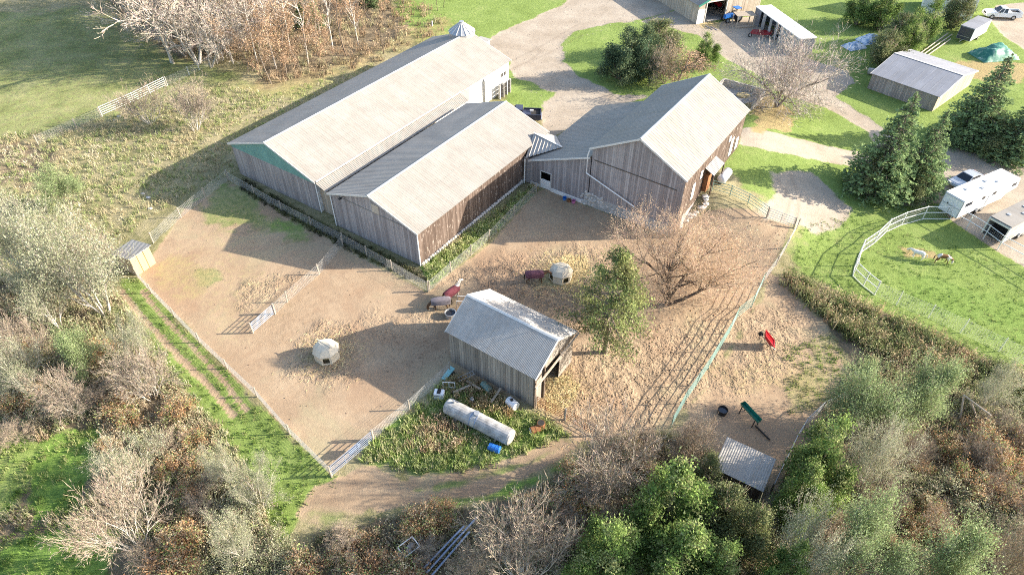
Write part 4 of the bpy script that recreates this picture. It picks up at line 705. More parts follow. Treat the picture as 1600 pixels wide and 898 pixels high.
def pine():
    rg = np.random.default_rng(161); h = 8.2; Vs = []; Fs = []; Cs = []; nb = 0; P0 = [(0, 0, -.2)]; P1 = [(.15, 0, h * .95)]
    for i in range(118):
        t = rg.uniform(0, 1); z = 2.0 + (h - 2.2) * t; L = (3.1 * (1 - t) ** .8 + .25) * rg.choice([.45, .7, .9, 1.0, 1.12]) * (.8 if t < .12 else 1); a = rg.uniform(0, 6.28); d = np.array([math.cos(a), math.sin(a), .02 - .12 * (1 - t)]); e = np.array([0, 0, z]) + d * L
        P0.append((.02, 0, z - .1)); P1.append(tuple(e)); n = 75 + int(35 * L); f = rg.normal(.88, .16, n); sp_ = .2 + .05 * L; Cn = np.array([0, 0, z])[None] + d[None] * (L * f)[:, None] + rg.normal(size=(n, 3)) * np.array([sp_, sp_, .13]); V, F = tris(Cn, .13 * rg.uniform(.6, 1.3, n), rg)
        base = np.array([(.22, .27, .10), (.30, .35, .14), (.14, .18, .075), (.27, .28, .12), (.20, .20, .10)][rg.integers(0, 5)]); Vs.append(V); Fs.append(F + nb); nb += len(V); Cs.append(np.clip(base[None] * np.clip(1 + rg.normal(size=(n, 1)) * .25, .5, 1.7), .01, .9))
    P0 = np.array(P0); P1 = np.array(P1); r0 = np.full(len(P0), .05); r0[0] = .24; r1 = np.full(len(P0), .015); V, F = prisms(P0, P1, r0, r1, 6)
    return npmesh('pine_trunk', V, F, M['bark']), npmesh('pine_crown', np.concatenate(Vs), np.concatenate(Fs), M['leaf'], np.concatenate(Cs))
vg('pine', 8.2, pine)
CATS = dict(talltree='tree', woodtree='tree', browntree='tree', thintree='tree', bareshrub='shrub', pinkshrub='shrub', appletree='tree', bigmaple='tree', willow='tree', greenwillow='tree', spruce='tree', cedar='tree', juniper='tree', bluecedar='tree', rust='shrub', olive='shrub', pine='tree')
NAMES = dict(talltree='bare_tree', woodtree='bare_tree', browntree='bare_tree', thintree='bare_tree', bareshrub='bare_shrub', pinkshrub='bare_shrub', appletree='apple_tree', bigmaple='budding_tree', willow='willow_tree', greenwillow='willow_tree', spruce='spruce_tree', cedar='cedar_tree', juniper='juniper_tree', bluecedar='evergreen_tree', rust='rust_brown_shrub', olive='olive_shrub', pine='pine_tree')

def bounds(me):
    n = len(me.vertices); v = np.empty(n * 3, np.float32); me.vertices.foreach_get('co', v); v = v.reshape(-1, 3); return np.percentile(v[:, 2], 99.7), np.percentile(np.hypot(v[:, 0], v[:, 1]), 95)
BND = {}
def plant(key, base, top, label, wid=1.0, group=None, rz=None, h=None, rad=None):
    """base = photo pixel of the foot (or a world point); rad = crown radius in metres"""
    tm, cm, hh = VEG[key]
    if key not in BND: BND[key] = bounds(cm)
    bh, br = BND[key]; p = base if isinstance(base, Vector) else G(*base); hv = h if h else HT(p, top); k = key.rstrip('0123456789'); s = hv / bh; sx = rad / br if rad else s * wid
    o = thing(NAMES[k], label, CATS[k], p, random.uniform(0, 6.28) if rz is None else rz, group)
    for nme, me in (('trunk', tm), ('crown', cm)):
        c = link(nme, me, o); c.scale = (sx, sx, s)
    return o
def proj(p):
    c, s = math.cos(TH), math.sin(TH); z = p[2] - HC; d = p[1] * c - z * s; return 800 + FPX * p[0] / d, 449 - FPX * (p[1] * s + z * c) / d, d
POINTED = ('spruce', 'cedar', 'bluecedar', 'thintree', 'woodtree', 'talltree')
def plantbox(key, box, label, group=None, hmax=None):
    """fit a tree to the outline it has in the photo: x0, x1, top, bottom"""
    x0, x1, yt, yb = box; k = key.rstrip('0123456789'); uc = (x0 + x1) / 2; u = uc; rp = (x1 - x0) / 2; pt = k in POINTED
    v = yb
    for _ in range(5):
        p = G(u, v); d = proj(p)[2]; r = rp * d / FPX; phi = math.atan2(HC - p[2], math.hypot(p[0], p[1])); v = yb - rp * math.sin(phi) * (.75 if pt else .6 if k in ('juniper', 'olive', 'rust') else .15)
        h = HT(p, min(v - 8, yt + (0 if pt else rp * math.sin(phi) * .45)))
        um = proj((p[0], p[1], p[2] + .5 * h))[0]; u += (uc - um) * .9
    if hmax: h = min(h, hmax)
    return plant(key, p, None, label, 1, group, h=h, rad=r)
PL = [
 ('bigmaple', (1043, 476), None, 'large budding tree spreading pinkish twigs over the paddock by the bank barn', 1.0, dict(h=9.4, rad=7.3, rz=0)),
 ('pine', (945, 550), 390, 'clumpy yellow-green pine standing between the run-in shed and the budding tree', 1.0, dict(rad=3.5)),
 ('appletree', (1213, 168), 58, 'low wide bare tree on the lawn behind the concrete yard', 1.0, dict(rz=0, rad=7.4)),
 ('thintree', (600, 84), 0, 'single thin bare tree on the yellow grass left of the long barn', .9, {}), ('thintree', (545, 97), -10, 'thin dark tree at the right edge of the woodlot', .9, {}), ('thintree', (684, 17), -40, 'slim bare tree at the top edge above the silo', .8, {}), ('thintree', (693, 12), -44, 'second slim bare tree at the top edge above the silo', .8, {}),
]
for key, base, top, lab, wid, kw in PL: plant(key, base, top, lab, wid, **kw)
PB = [
 ('spruce1', (455, 500, -35, 48), 'green spruce showing among the brown woodlot trees'), ('spruce0', (560, 595, -40, 12), 'small green spruce at the top edge of the woodlot'),
 ('bluecedar0', (942, 1014, 44, 136), 'blue-green bushy evergreen at the left of the island clump'), ('bluecedar1', (978, 1036, 40, 132), 'dark blue-green evergreen in the middle of the island clump'), ('juniper0', (1000, 1068, 24, 98), 'olive evergreen at the back of the island clump'),
 ('cedar1', (1080, 1125, 52, 112), 'narrow bright green cedar at the right end of the island clump'), ('browntree0', (1016, 1112, 58, 140), 'brown-leaved tangled tree at the front of the island clump'), ('pinkshrub0', (1012, 1075, 55, 132), 'pale bare shrub between spruce and brown tree on the island'),
 ('spruce2', (1342, 1450, 152, 320), 'tall full spruce beside the lower drive, the largest of its clump'), ('spruce1', (1408, 1494, 176, 312), 'lighter green spruce at the right side of the drive clump'), ('juniper1', (1345, 1390, 240, 312), 'shorter dark evergreen at the left foot of the drive clump'), ('juniper1', (1400, 1460, 255, 316), 'low yellow-green evergreen at the front of the drive clump'),
 ('spruce0', (1494, 1592, 92, 236), 'ragged spruce right of the wood garage'), ('spruce2', (1560, 1660, 140, 260), 'broad spruce cut by the right edge of the photo'), ('spruce1', (1495, 1545, 150, 235), 'small dark spruce below the garage gable'), ('juniper0', (1535, 1600, 180, 248), 'low dark evergreen between the right edge spruces'),
 ('cedar0', (1322, 1375, -20, 45), 'dark cedar at the left end of the top hedge'), ('cedar0', (1360, 1410, -25, 52), 'tall dark cedar in the middle of the top hedge'), ('juniper1', (1355, 1420, 42, 110), 'dark olive evergreen behind the wood garage'), ('cedar1', (1405, 1448, 15, 92), 'bright yellow-green cedar in the hedge above the garage'), ('cedar1', (1430, 1480, -10, 75), 'light green feathery cedar next to the parked box trailer'), ('juniper0', (1475, 1518, -20, 48), 'dark evergreen beside the white house corner'), ('juniper0', (1378, 1440, 18, 80), 'grey-green evergreen filling the middle of the top hedge'),
 ('bareshrub0', (182, 262, 116, 196), 'small pale bare shrub in front of the white pipe gate'), ('bareshrub1', (255, 332, 120, 208), 'wide pale bare shrub at the right end of the white pipe fence'),
 ('willow0', (50, 200, 312, 500), 'largest pale grey willow leaning over the left end of the track'), ('willow1', (-40, 75, 280, 450), 'pale grey willow at the left edge of the photo'), ('willow2', (40, 135, 300, 440), 'pale willow between the left edge and the plywood shelter'), ('willow0', (15, 110, 395, 520), 'low grey willow in front of the two left willows'), ('bareshrub2', (112, 172, 350, 440), 'thin pale bare shrub behind the plywood shelter'), ('greenwillow0', (62, 125, 255, 330), 'greenish bush on the left meadow'), ('bareshrub0', (-20, 70, 470, 580), 'pale bare shrub at the left edge below the willows'),
 ('bareshrub2', (168, 272, 540, 628), 'fan-shaped pale bare shrub beside the rutted track'), ('bareshrub0', (105, 245, 712, 865), 'wide bare shrub spreading over bright grass at lower left'), ('bareshrub1', (55, 140, 560, 650), 'greyish bare shrub at the left in the brown thicket'), ('willow1', (-20, 60, 520, 620), 'grey twiggy willow at the left edge, lower thicket'), ('greenwillow1', (75, 150, 505, 600), 'yellow-green willow bush in the middle of the left thicket'), ('willow2', (165, 240, 480, 575), 'grey-green willow beside the rutted track'), ('willow0', (150, 255, 670, 755), 'pale green willow behind the wide bare shrub'), ('willow1', (325, 400, 790, 880), 'grey-green bush at the bottom beside the grass path'), ('willow2', (355, 435, 715, 800), 'pale grey-green bush beside the grass path'), ('willow2', (320, 380, 690, 760), 'small grey-green bush between brown row and grass path'),
 ('bareshrub2', (885, 1030, 632, 775), 'large bare grey shrub between the lower track and the cedars'), ('pinkshrub1', (1035, 1118, 640, 735), 'pinkish bare shrub at the foot of the green panel fence'), ('bareshrub1', (735, 900, 785, 930), 'bare branching shrub over the metal poles at the bottom'), ('pinkshrub0', (690, 790, 850, 930), 'bare twiggy shrub at the bottom edge left of the large one'),
 ('cedar0', (985, 1112, 728, 885), 'tall bright green cedar, topmost of the bottom clump'), ('cedar1', (895, 1010, 818, 960), 'bright cedar at the left of the bottom clump'), ('cedar0', (1005, 1130, 828, 970), 'dense cedar in the middle of the bottom clump'), ('juniper0', (1092, 1172, 745, 855), 'grey-green evergreen beside the tin shelter'), ('juniper1', (1130, 1215, 775, 880), 'olive evergreen below the tin shelter'), ('cedar1', (975, 1050, 790, 880), 'dark cedar on the shaded left flank of the bottom clump'), ('juniper1', (1072, 1138, 705, 782), 'small olive evergreen at the left corner of the tin shelter'), ('cedar1', (1085, 1165, 850, 960), 'cedar at the right end of the bottom clump'), ('cedar0', (1195, 1265, 850, 960), 'shaded cedar at the bottom edge right of the clump'),
 ('cedar1', (1235, 1335, 655, 800), 'dark green cedar right of the tin shelter fence'), ('cedar0', (1215, 1290, 730, 840), 'shaded cedar below the wire fence on the right'), ('greenwillow0', (1295, 1415, 553, 680), 'feathery green willow at the top of the right thicket'), ('willow1', (1325, 1420, 640, 770), 'grey leafless willow in the middle of the right thicket'), ('greenwillow1', (1405, 1510, 556, 680), 'green willow beside the timber frame'), ('greenwillow0', (1300, 1405, 770, 930), 'pale green willow at the bottom of the right thicket'), ('greenwillow1', (1430, 1565, 820, 960), 'light green willow at the bottom right'), ('willow2', (1225, 1330, 775, 925), 'grey twiggy willow at the bottom beside the pale green one'), ('bareshrub0', (1365, 1445, 650, 735), 'grey bare shrub among the rust bushes on the right'), ('pinkshrub1', (1550, 1640, 810, 920), 'dark bare shrub at the bottom right corner'), ('willow0', (1525, 1590, 560, 645), 'grey shrub beside the right end of the bramble hedge'),
]
for key, box, lab in PB: plantbox(key, box, lab)
RUSTL = [(20, 500), (48, 545), (62, 625), (15, 640), (165, 700), (205, 660), (185, 640), (280, 650), (306, 690), (308, 730), (300, 770), (292, 810), (285, 850), (276, 890), (255, 900), (240, 705), (265, 740), (120, 530), (40, 580), (150, 560), (10, 560), (300, 905)]
RUSTR = [(1478, 705), (1452, 800), (1428, 835), (1410, 800), (1560, 735), (1535, 700), (1592, 700), (1565, 790), (1505, 760), (1600, 750), (1440, 740), (1475, 850), (1400, 860), (1620, 800), (1550, 850)]
RUSTB = [(660, 820), (690, 806), (640, 835), (560, 850), (600, 885), (530, 880), (480, 895), (570, 905), (905, 752), (1000, 725), (872, 800), (1025, 760), (985, 700), (900, 850), (820, 800), (640, 900)]
OLL = [(390, 790), (420, 850), (390, 890), (430, 900), (320, 900), (130, 640), (440, 870)]
OLR = [(1500, 800), (1530, 810), (1560, 820), (1520, 640), (1570, 660), (1430, 770), (1480, 770), (1540, 760), (1590, 840), (1420, 880), (1560, 900), (1360, 830), (1600, 640), (1220, 850), (1240, 760)]
LAND = [((b[0] + b[1]) / 2, (b[2] * .4 + b[3] * .6), l) for _, b, l in PB if 4 <= len(l.split()) <= 11] + [(215, 420, 'plywood shelter'), (1170, 725, 'tin shelter'), (520, 740, 'bottom pipe gate'), (750, 655, 'long pale tank'), (635, 866, 'pale frame crate'), (705, 860, 'metal poles'), (1530, 640, 'timber pole structure'), (945, 700, 'end of the maroon gates'), (424, 120, 'near left corner of the woodlot'), (600, 84, 'single thin bare tree'), (545, 97, 'thin dark tree'), (0, 560, 'left edge of the photo'), (290, 898, 'bottom edge of the photo'), (1600, 700, 'right edge of the photo'), (500, 0, 'top edge of the photo'), (373, 76, 'white-stemmed tree at the woodlot end')]
USED = set()
def where(u, v, head):
    """a label that says what the shrub stands beside"""
    for d, x, y, l in sorted((math.hypot(u - x, v - y), x, y, l) for x, y, l in LAND):
        if d < 9: continue
        dx, dy = u - x, v - y; rel = ('left of the' if dx < 0 else 'right of the') if abs(dx) > abs(dy) else ('behind the' if dy < 0 else 'in front of the'); lab = '%s %s %s' % (head, rel, l)
        if lab not in USED and len(lab.split()) <= 16: USED.add(lab); return lab
for grp, pts, head in (('rust shrubs of the left thicket', RUSTL, 'rust-brown shrub'), ('rust shrubs of the right thicket', RUSTR, 'rust-brown shrub'), ('rust shrubs along the bottom', RUSTB, 'rust-brown weedy shrub')):
    for i, (u, v) in enumerate(pts): plant('rust%d' % (i % 3), (u, v), None, where(u, v, head), random.uniform(.9, 1.3), grp, h=random.uniform(1.1, 2.2))
for i, (u, v) in enumerate(OLL): plant('olive%d' % (i % 2), (u, v), None, where(u, v, 'olive grey shrub'), random.uniform(.9, 1.3), 'olive shrubs of the left thicket', h=random.uniform(1.0, 1.9))
for i, (u, v) in enumerate(OLR): plant('olive%d' % (i % 2), (u, v), None, where(u, v, 'olive green shrub'), random.uniform(.9, 1.3), 'olive shrubs of the right thicket', h=random.uniform(1.0, 1.9))
BRL = [(30, 690), (150, 640), (120, 560), (320, 800), (235, 880), (60, 480), (185, 620), (345, 760), (270, 700)]; BRR = [(1420, 700), (1510, 720), (1460, 830), (1380, 800), (1545, 770), (1585, 800), (1300, 840), (1215, 800), (1340, 760), (1560, 680), (880, 830), (920, 780), (1010, 700), (660, 870), (540, 860), (1090, 790)]
for grp, pts in (('bare twiggy shrubs of the left thicket', BRL), ('bare twiggy shrubs of the right thicket', BRR)):
    for i, (u, v) in enumerate(pts): plant(('bareshrub%d' % (i % 3)) if i % 2 else ('pinkshrub%d' % (i % 2)), (u, v), None, where(u, v, 'low bare twiggy shrub'), 1.1, grp, h=random.uniform(1.6, 2.8))
WL = ('white-stemmed bare tree at the right end of the woodlot', 'twin white-stemmed bare tree beside it in the woodlot', 'leaning bare tree over the dark woodlot edge', 'spreading bare tree at the lower rim of the woodlot', 'bare tree whose twigs reach farthest left over the field', 'pale bare tree behind the woodlot rim')
for i, (u, v, t) in enumerate([(373, 76, -40), (360, 74, -25), (332, 80, -12), (292, 88, -2), (262, 72, -12), (232, 48, -30), (205, 22, -60), (320, 55, -45), (285, 42, -60), (350, 35, -70), (250, 15, -80), (405, 40, -60), (300, 15, -90), (345, 5, -100), (310, 100, 20), (330, 105, 25), (225, 30, -40), (270, 98, 15), (180, 5, -70), (345, 92, -10)]):
    kw = dict(group=None) if i < len(WL) else dict(group='bare trees deep in the woodlot')
    plant('woodtree%d' % (i % 3), (u, v), t - (95 if i % 3 else 40), WL[i] if i < len(WL) else where(u, v, 'pale bare tree'), 1.15, **kw)
for i, (u, v, t) in enumerate([(424, 131, 12), (388, 112, 45), (448, 118, 40), (470, 110, 45), (500, 105, 40), (520, 92, 30), (410, 85, 15), (450, 70, 5), (490, 60, 0), (530, 60, 5), (560, 50, -5), (430, 45, -20), (480, 30, -30), (540, 25, -25), (600, 30, -20), (575, 12, -50), (510, 12, -50), (630, 12, -40)]):
    if i == 0: plant('browntree1', (u, v), t - 6, 'bare brown tree at the near left corner of the brown brush'); continue
    plant('browntree%d' % (i % 2), (u, v), t - 26, where(u, v, 'brown brushy bare tree'), 1.0, 'brown brush of the woodlot')
for i, (u, v, k) in enumerate([(402, 98, 140), (432, 108, 130), (455, 84, 140), (482, 102, 120), (415, 62, 150), (520, 76, 120), (352, 58, 150), (331, 72, 120), (312, 84, 110), (386, 84, 150), (365, 100, 110), (440, 40, 150), (500, 50, 140), (560, 70, 100), (340, 100, 90)]):
    plant('talltree%d' % (i % 2), (u, v), v - k, where(u, v, 'tall bare tree'), 1.0, 'tall bare trunks of the woodlot')
# ---- ground cover nobody could count
def scatter(poly, dens, rg):
    P = wpoly(poly); lo, hi = P.min(0), P.max(0); n = int((hi - lo).prod() * dens); x = rg.uniform(lo[0], hi[0], n); y = rg.uniform(lo[1], hi[1], n); m = sdf(x, y, P) > 0
    return x[m], y[m]
def tufts(name, x, y, hgt, nb, spread, cols, mat, width=.05, seed=1, lean=.35, fuzz=0, fsize=.1):
    """clumps of grass or weed blades, with fluffy heads when fuzz > 0"""
    rg = np.random.default_rng(seed); n = len(x); z = terr(x, y); k = n * nb; bx = np.repeat(x, nb) + rg.normal(size=k) * spread; by = np.repeat(y, nb) + rg.normal(size=k) * spread; bz = np.repeat(z, nb)
    h = np.repeat(hgt * rg.uniform(.5, 1.35, n), nb) * rg.uniform(.6, 1.15, k); az = rg.uniform(0, 6.28, k); ln = rg.uniform(.1, 1, k) * lean * h; a2 = rg.uniform(0, 6.28, k)
    T = np.stack([bx + np.cos(az) * ln, by + np.sin(az) * ln, bz + h], 1); w_ = width * rg.uniform(.6, 1.4, k); A = np.stack([bx + np.cos(a2) * w_, by + np.sin(a2) * w_, bz - .03], 1); B = np.stack([bx - np.cos(a2) * w_, by - np.sin(a2) * w_, bz - .03], 1)
    V = np.stack([A, B, T], 1).reshape(-1, 3); F = np.arange(3 * k).reshape(-1, 3); big = fbm(x, y, 3.5, seed); ci = np.clip((big * 1.4 - .2 + rg.normal(size=n) * .22) * len(cols), 0, len(cols) - 1).astype(int); c = np.repeat(np.array(cols)[ci], nb, 0) * np.clip(1 + rg.normal(size=(k, 1)) * .22, .4, 1.7)
    if fuzz:
        m = rg.random(k) < fuzz; V2, F2 = tris(np.repeat(T[m], 2, 0) + rg.normal(size=(2 * m.sum(), 3)) * .07, fsize * rg.uniform(.6, 1.3, 2 * m.sum()), rg); c2 = np.repeat(c[m], 2, 0) * 1.15; F = np.concatenate([F, F2 + len(V)]); V = np.concatenate([V, V2]); c = np.concatenate([c, c2])
    o = link(name, npmesh(name, V, F, mat, np.clip(c, .004, .9))); return tag(o, kind='stuff')
PALE = ((.44, .43, .29), (.36, .39, .23), (.50, .45, .34), (.30, .34, .18), (.42, .36, .25)); YGREEN = ((.36, .43, .16), (.45, .48, .23), (.28, .36, .12), (.54, .52, .30)); WEED = ((.25, .26, .13), (.34, .33, .19), (.45, .41, .27), (.40, .32, .22), (.28, .32, .15), (.36, .27, .18), (.49, .43, .31)); DRY = ((.52, .44, .29), (.44, .40, .24), (.34, .37, .18), (.27, .33, .13), (.56, .50, .36)); GREEN = ((.12, .20, .05), (.17, .26, .065), (.24, .31, .10), (.31, .33, .15))
rg0 = np.random.default_rng(3)
x, y = scatter([(-60, 470), (0, 440), (150, 435), (195, 475), (250, 570), (330, 660), (405, 765), (440, 920), (-60, 920)], 7.5, rg0); mk = (sdf(x, y, wpoly([(75, 690), (110, 668), (155, 672), (150, 720), (120, 790), (60, 810), (40, 780)])) < -.3) & (sdf(x, y, wpoly([(-60, 665), (40, 672), (62, 700), (45, 770), (10, 800), (-60, 800)])) < -.3) & (sdf(x, y, wpoly([(-50, 850), (60, 830), (150, 810), (195, 830), (190, 960), (-50, 960)])) < -.5)
tufts('left_weeds', x[mk], y[mk], .75, 9, .17, WEED, M['leaf'], .05, 21, .5, .7, .11)
x, y = scatter([(440, 920), (500, 838), (640, 806), (800, 790), (890, 735), (940, 698), (1040, 680), (1120, 705), (1180, 770), (1205, 785), (1285, 650), (1335, 575), (1400, 500), (1600, 592), (1680, 640), (1680, 920)], 7, rg0); tufts('right_weeds', x, y, .7, 9, .17, WEED, M['leaf'], .05, 22, .5, .7, .11)
x, y = scatter([(1212, 430), (1242, 432), (1300, 456), (1400, 500), (1610, 597), (1610, 650), (1500, 605), (1400, 565), (1335, 540), (1290, 500), (1235, 455)], 9, rg0); tk = rg0.random(x.shape) < .35 + .65 * (fbm(x, y, 2.6, 44) > .46); x, y = x[tk], y[tk]; tufts('bramble_hedge', x, y, .95, 18, .28, ((.14, .17, .07), (.24, .26, .12), (.44, .37, .23), (.17, .21, .085), (.38, .28, .18), (.30, .32, .16), (.12, .15, .065)), M['leaf'], .05, 23, .6, .9, .12)
x, y = scatter([(-60, 215), (60, 205), (150, 190), (340, 130), (430, 150), (300, 240), (360, 215), (366, 270), (300, 300), (225, 345), (205, 370), (170, 385), (150, 430), (-60, 440)], 3.6, rg0); tufts('meadow_grass', x, y, .42, 9, .17, DRY, M['leaf'], .04, 24, .6, .35, .08)
x, y = scatter([(185, 20), (290, 95), (375, 100), (420, 138), (545, 112), (600, 95), (700, 45), (640, -20), (170, -20)], .6, rg0); tufts('woodlot_brush', x, y, .9, 11, .3, ((.32, .23, .15), (.40, .31, .21), (.24, .19, .12), (.36, .34, .20)), M['leaf'], .06, 25, .5, .8, .17)
x, y = scatter([(300, 195), (430, 145), (600, 95), (690, 60), (720, 45), (640, 95), (380, 218), (350, 215)], 3.2, rg0); tufts('barn_side_grass', x, y, .28, 8, .15, DRY + YGREEN, M['leaf'], .04, 26, .6)
x, y = scatter([(578, 690), (640, 645), (703, 586), (720, 600), (835, 645), (890, 680), (838, 702), (740, 736), (640, 740), (565, 718)], 9, rg0); tufts('rank_grass', x, y, .5, 12, .15, YGREEN + ((.46, .45, .27),), M['leaf'], .05, 27, .6, .12, .08)
x, y = scatter([(632, 692), (650, 655), (688, 645), (728, 664), (748, 690), (720, 705), (668, 710)], 6, rg0); tufts('brown_weeds', x, y, .6, 10, .16, ((.42, .30, .20), (.52, .40, .28), (.34, .27, .17), (.36, .40, .18)), M['leaf'], .05, 28, .5, .5, .09)
x, y = scatter([(690, 610), (715, 585), (760, 600), (810, 640), (800, 655), (740, 640)], 9, rg0); tufts('dry_junk_weeds', x, y, .7, 9, .15, ((.40, .27, .14), (.34, .25, .15), (.46, .36, .22)), M['leaf'], .04, 29, .5, .7, .1)
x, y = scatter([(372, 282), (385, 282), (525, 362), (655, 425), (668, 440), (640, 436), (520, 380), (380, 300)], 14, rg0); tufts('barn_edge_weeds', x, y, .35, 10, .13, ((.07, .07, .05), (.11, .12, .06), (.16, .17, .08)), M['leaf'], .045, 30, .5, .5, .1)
x, y = scatter([(662, 420), (700, 388), (770, 335), (835, 288), (838, 298), (765, 372), (720, 410), (672, 446)], 11, rg0); tufts('fence_strip_weeds', x, y, .5, 10, .15, YGREEN + ((.40, .33, .17),), M['leaf'], .045, 31, .55, .6, .1)
x, y = scatter([(186, 442), (212, 434), (350, 576), (520, 745), (545, 742), (475, 790), (455, 830), (465, 905), (430, 905), (405, 765), (330, 655), (255, 565)], 5.5, rg0); ok = (ldist(x, y, wpoly(RUTS[0][1])) > .48) & (ldist(x, y, wpoly(RUTS[1][1])) > .42); tufts('track_grass', x[ok], y[ok], .2, 9, .13, GREEN + ((.30, .30, .14),), M['leaf'], .04, 32, .6)
x, y = scatter([(186, 455), (236, 530), (306, 616), (380, 712), (438, 800), (458, 900), (395, 900), (385, 800), (330, 700), (270, 620), (212, 545), (176, 480)], 9, rg0); tufts('pale_verge_grass', x, y, .38, 10, .16, PALE + ((.30, .36, .16), (.34, .40, .19)), M['leaf'], .04, 37, .6, .3, .08)
x, y = scatter([(212, 545), (270, 620), (330, 700), (385, 800), (395, 900), (325, 900), (332, 780), (322, 690), (275, 640), (225, 600)], 6, rg0); tufts('reed_grass', x, y, .95, 10, .16, PALE, M['leaf'], .045, 36, .6, .55, .1)
x, y = scatter([(-60, 665), (40, 672), (110, 668), (155, 672), (150, 720), (120, 790), (195, 830), (190, 920), (-60, 920)], 5, rg0); tufts('wet_grass', x, y, .3, 9, .14, GREEN, M['leaf'], .04, 33, .6)
x, y = scatter([(1245, 355), (1340, 330), (1600, 420), (1700, 500), (1700, 640), (1600, 588), (1400, 490), (1300, 448), (1240, 425)], 3.0, rg0); tufts('pen_grass', x, y, .14, 8, .15, GREEN, M['leaf'], .04, 34, .6)
x, y = scatter([(1225, 540), (1300, 525), (1330, 575), (1285, 640), (1225, 650)], 5, rg0); tufts('paddock_weeds', x, y, .22, 9, .15, GREEN + ((.3, .29, .15),), M['leaf'], .04, 35, .6)
# ------------------------------------------------------------------ fences and gates
def along(pts, step):
    """points every step metres along a line of world points, ends included"""
    out = [pts[0]]; acc = 0.0
    for a, b in zip(pts, pts[1:]):
        L = (b - a).length; n = max(1, round(L / step))
        for k in range(1, n + 1): out.append(a.lerp(b, k / n))
    for p in out: p.z = float(terr(p.x, p.y))
    return out
def post_mesh(name, h, r, mat, n=6):
    return MB().tube([(0, 0, -.1), (0, 0, h)], r, n).mesh(name, mat)
def wire_fence(name, label, px, h=1.25, step=3.6, post=('post', .065), wire=True, rails=(), rail_r=.03, rail_mat='post', mesh=(.14, .15), cat='fence', wr=.006):
    P = along([G(*p) for p in px], step); o = thing(name, label, cat, P[0].copy()); base = P[0]
    pm = post_mesh('post', h + .08, post[1], M[post[0]])
    for p in P: link('post', pm, o, p - base, (random.gauss(0, .02), random.gauss(0, .02), 0))
    up = Vector((0, 0, 1))
    for z in rails:
        for a, b in zip(P, P[1:]): MB().tube([a - base + up * z, b - base + up * z], rail_r, 6).build('rail', M[rail_mat], o)
    if wire:
        A, B = [], []; hs = np.arange(.05, h + .01, mesh[1])
        for a, b in zip(P, P[1:]):
            for z in hs: A.append(a - base + up * z); B.append(b - base + up * z)
            n = max(1, int((b - a).length / mesh[0]))
            for k in range(n): q = a.lerp(b, (k + .5) / n) - base; A.append(q + up * .03); B.append(q + up * h)
        A = np.array([tuple(v) for v in A]); B = np.array([tuple(v) for v in B]); V, F = prisms(A, B, np.full(len(A), wr), np.full(len(A), wr), 3); link('wire_mesh', npmesh('wire_mesh', V, F, M['wire']), o)['kind'] = 'stuff'
    return o
def pipe_gate(name, label, p0, p1, h=1.2, nr=6, nv=4, mat='blue_gate', r=.026, z0=.18, posts=True, cat='gate', group=None):
    a, b = (p if isinstance(p, Vector) else G(*p) for p in (p0, p1)); d = b - a; L = math.hypot(d.x, d.y); o = thing(name, label, cat, a, math.atan2(d.y, d.x), group); dz = d.z
    rl = lambda z: MB().tube([(0, 0, z), (L, 0, z + dz)], r, 6)
    for k in range(nr): rl(z0 + (h - z0) * k / (nr - 1)).build('rail', M[mat], o)
    for k in range(nv): x = L * k / (nv - 1); e = dz * k / (nv - 1); MB().tube([(x, -.005, z0 + e), (x, -.005, h + e)], r * 1.1, 6).build('upright', M[mat], o)
    if posts:
        for x, e in ((-.12, 0), (L + .12, dz)): MB().tube([(x, 0, -.1 + e), (x, 0, h + .15 + e)], .07, 7).build('post', M['post'], o)
    return o
wire_fence('wire_fence', 'long straight wire fence between rutted track and left paddock', [(216, 434), (237, 458), (312, 535), (402, 620), (453, 678), (519, 743)], 1.2, 4.0, mesh=(.11, .11), wr=.006)
wire_fence('wire_fence', 'short wire fence running from the plywood shelter up to the long barn', [(240, 380), (283, 340), (357, 281)], 1.35, 4.0)
wire_fence('wire_fence', 'wire fence along the shaded gable ends of both barns', [(358, 282), (440, 330), (536, 380), (613, 423), (669, 456)], 1.35, 4.2)
wire_fence('wire_fence', 'wire fence with weeds beside the whitewashed footing of the board barn', [(671, 455), (705, 425), (765, 375), (838, 302)], 1.35, 4.2)
wire_fence('wire_fence', 'cross fence dividing the left paddock, ending at a gate', [(536, 384), (499, 429), (449, 472), (430, 491)], 1.3, 3.6)
wire_fence('wire_fence', 'short wire fence from the bottom gate up to the run-in shed', [(584, 686), (640, 640), (703, 582)], 1.25, 3.4)
wire_fence('wire_fence', 'grey wire fence between paddock and pen lawn at the gravel patch', [(1244, 358), (1228, 388), (1212, 415), (1192, 442)], 1.35, 3.4)
wire_fence('wire_fence', 'pipe-topped wire fence curving round the tin shelter', [(1330, 622), (1283, 642), (1256, 668), (1241, 692), (1203, 770)], 1.25, 3.0, rails=(1.25,), rail_r=.035, rail_mat='steel')
wire_fence('pen_fence', 'white pipe pen fence curving round the pony lawn', [(1484, 343), (1441, 343), (1408, 352), (1384, 363), (1366, 380), (1343, 396), (1336, 415), (1332, 431), (1348, 447), (1366, 461)], 1.75, 3.2, ('white_pipe', .05), True, (1.75, .95, .06), .04, 'white_pipe', (.2, .2))
wire_fence('pen_fence', 'wire mesh pen fence along the bramble hedge side of the pony lawn', [(1366, 461), (1400, 477), (1450, 497), (1500, 520), (1560, 549), (1640, 590)], 1.75, 4.4, ('white_pipe', .035), True, (), mesh=(.22, .22))
wire_fence('pen_fence', 'white pipe pen fence between pony lawn and parked trailers', [(1484, 343), (1510, 357), (1536, 373), (1558, 390), (1600, 413), (1670, 455)], 1.75, 3.2, ('white_pipe', .05), True, (1.75, .95), .04, 'white_pipe', (.2, .2))
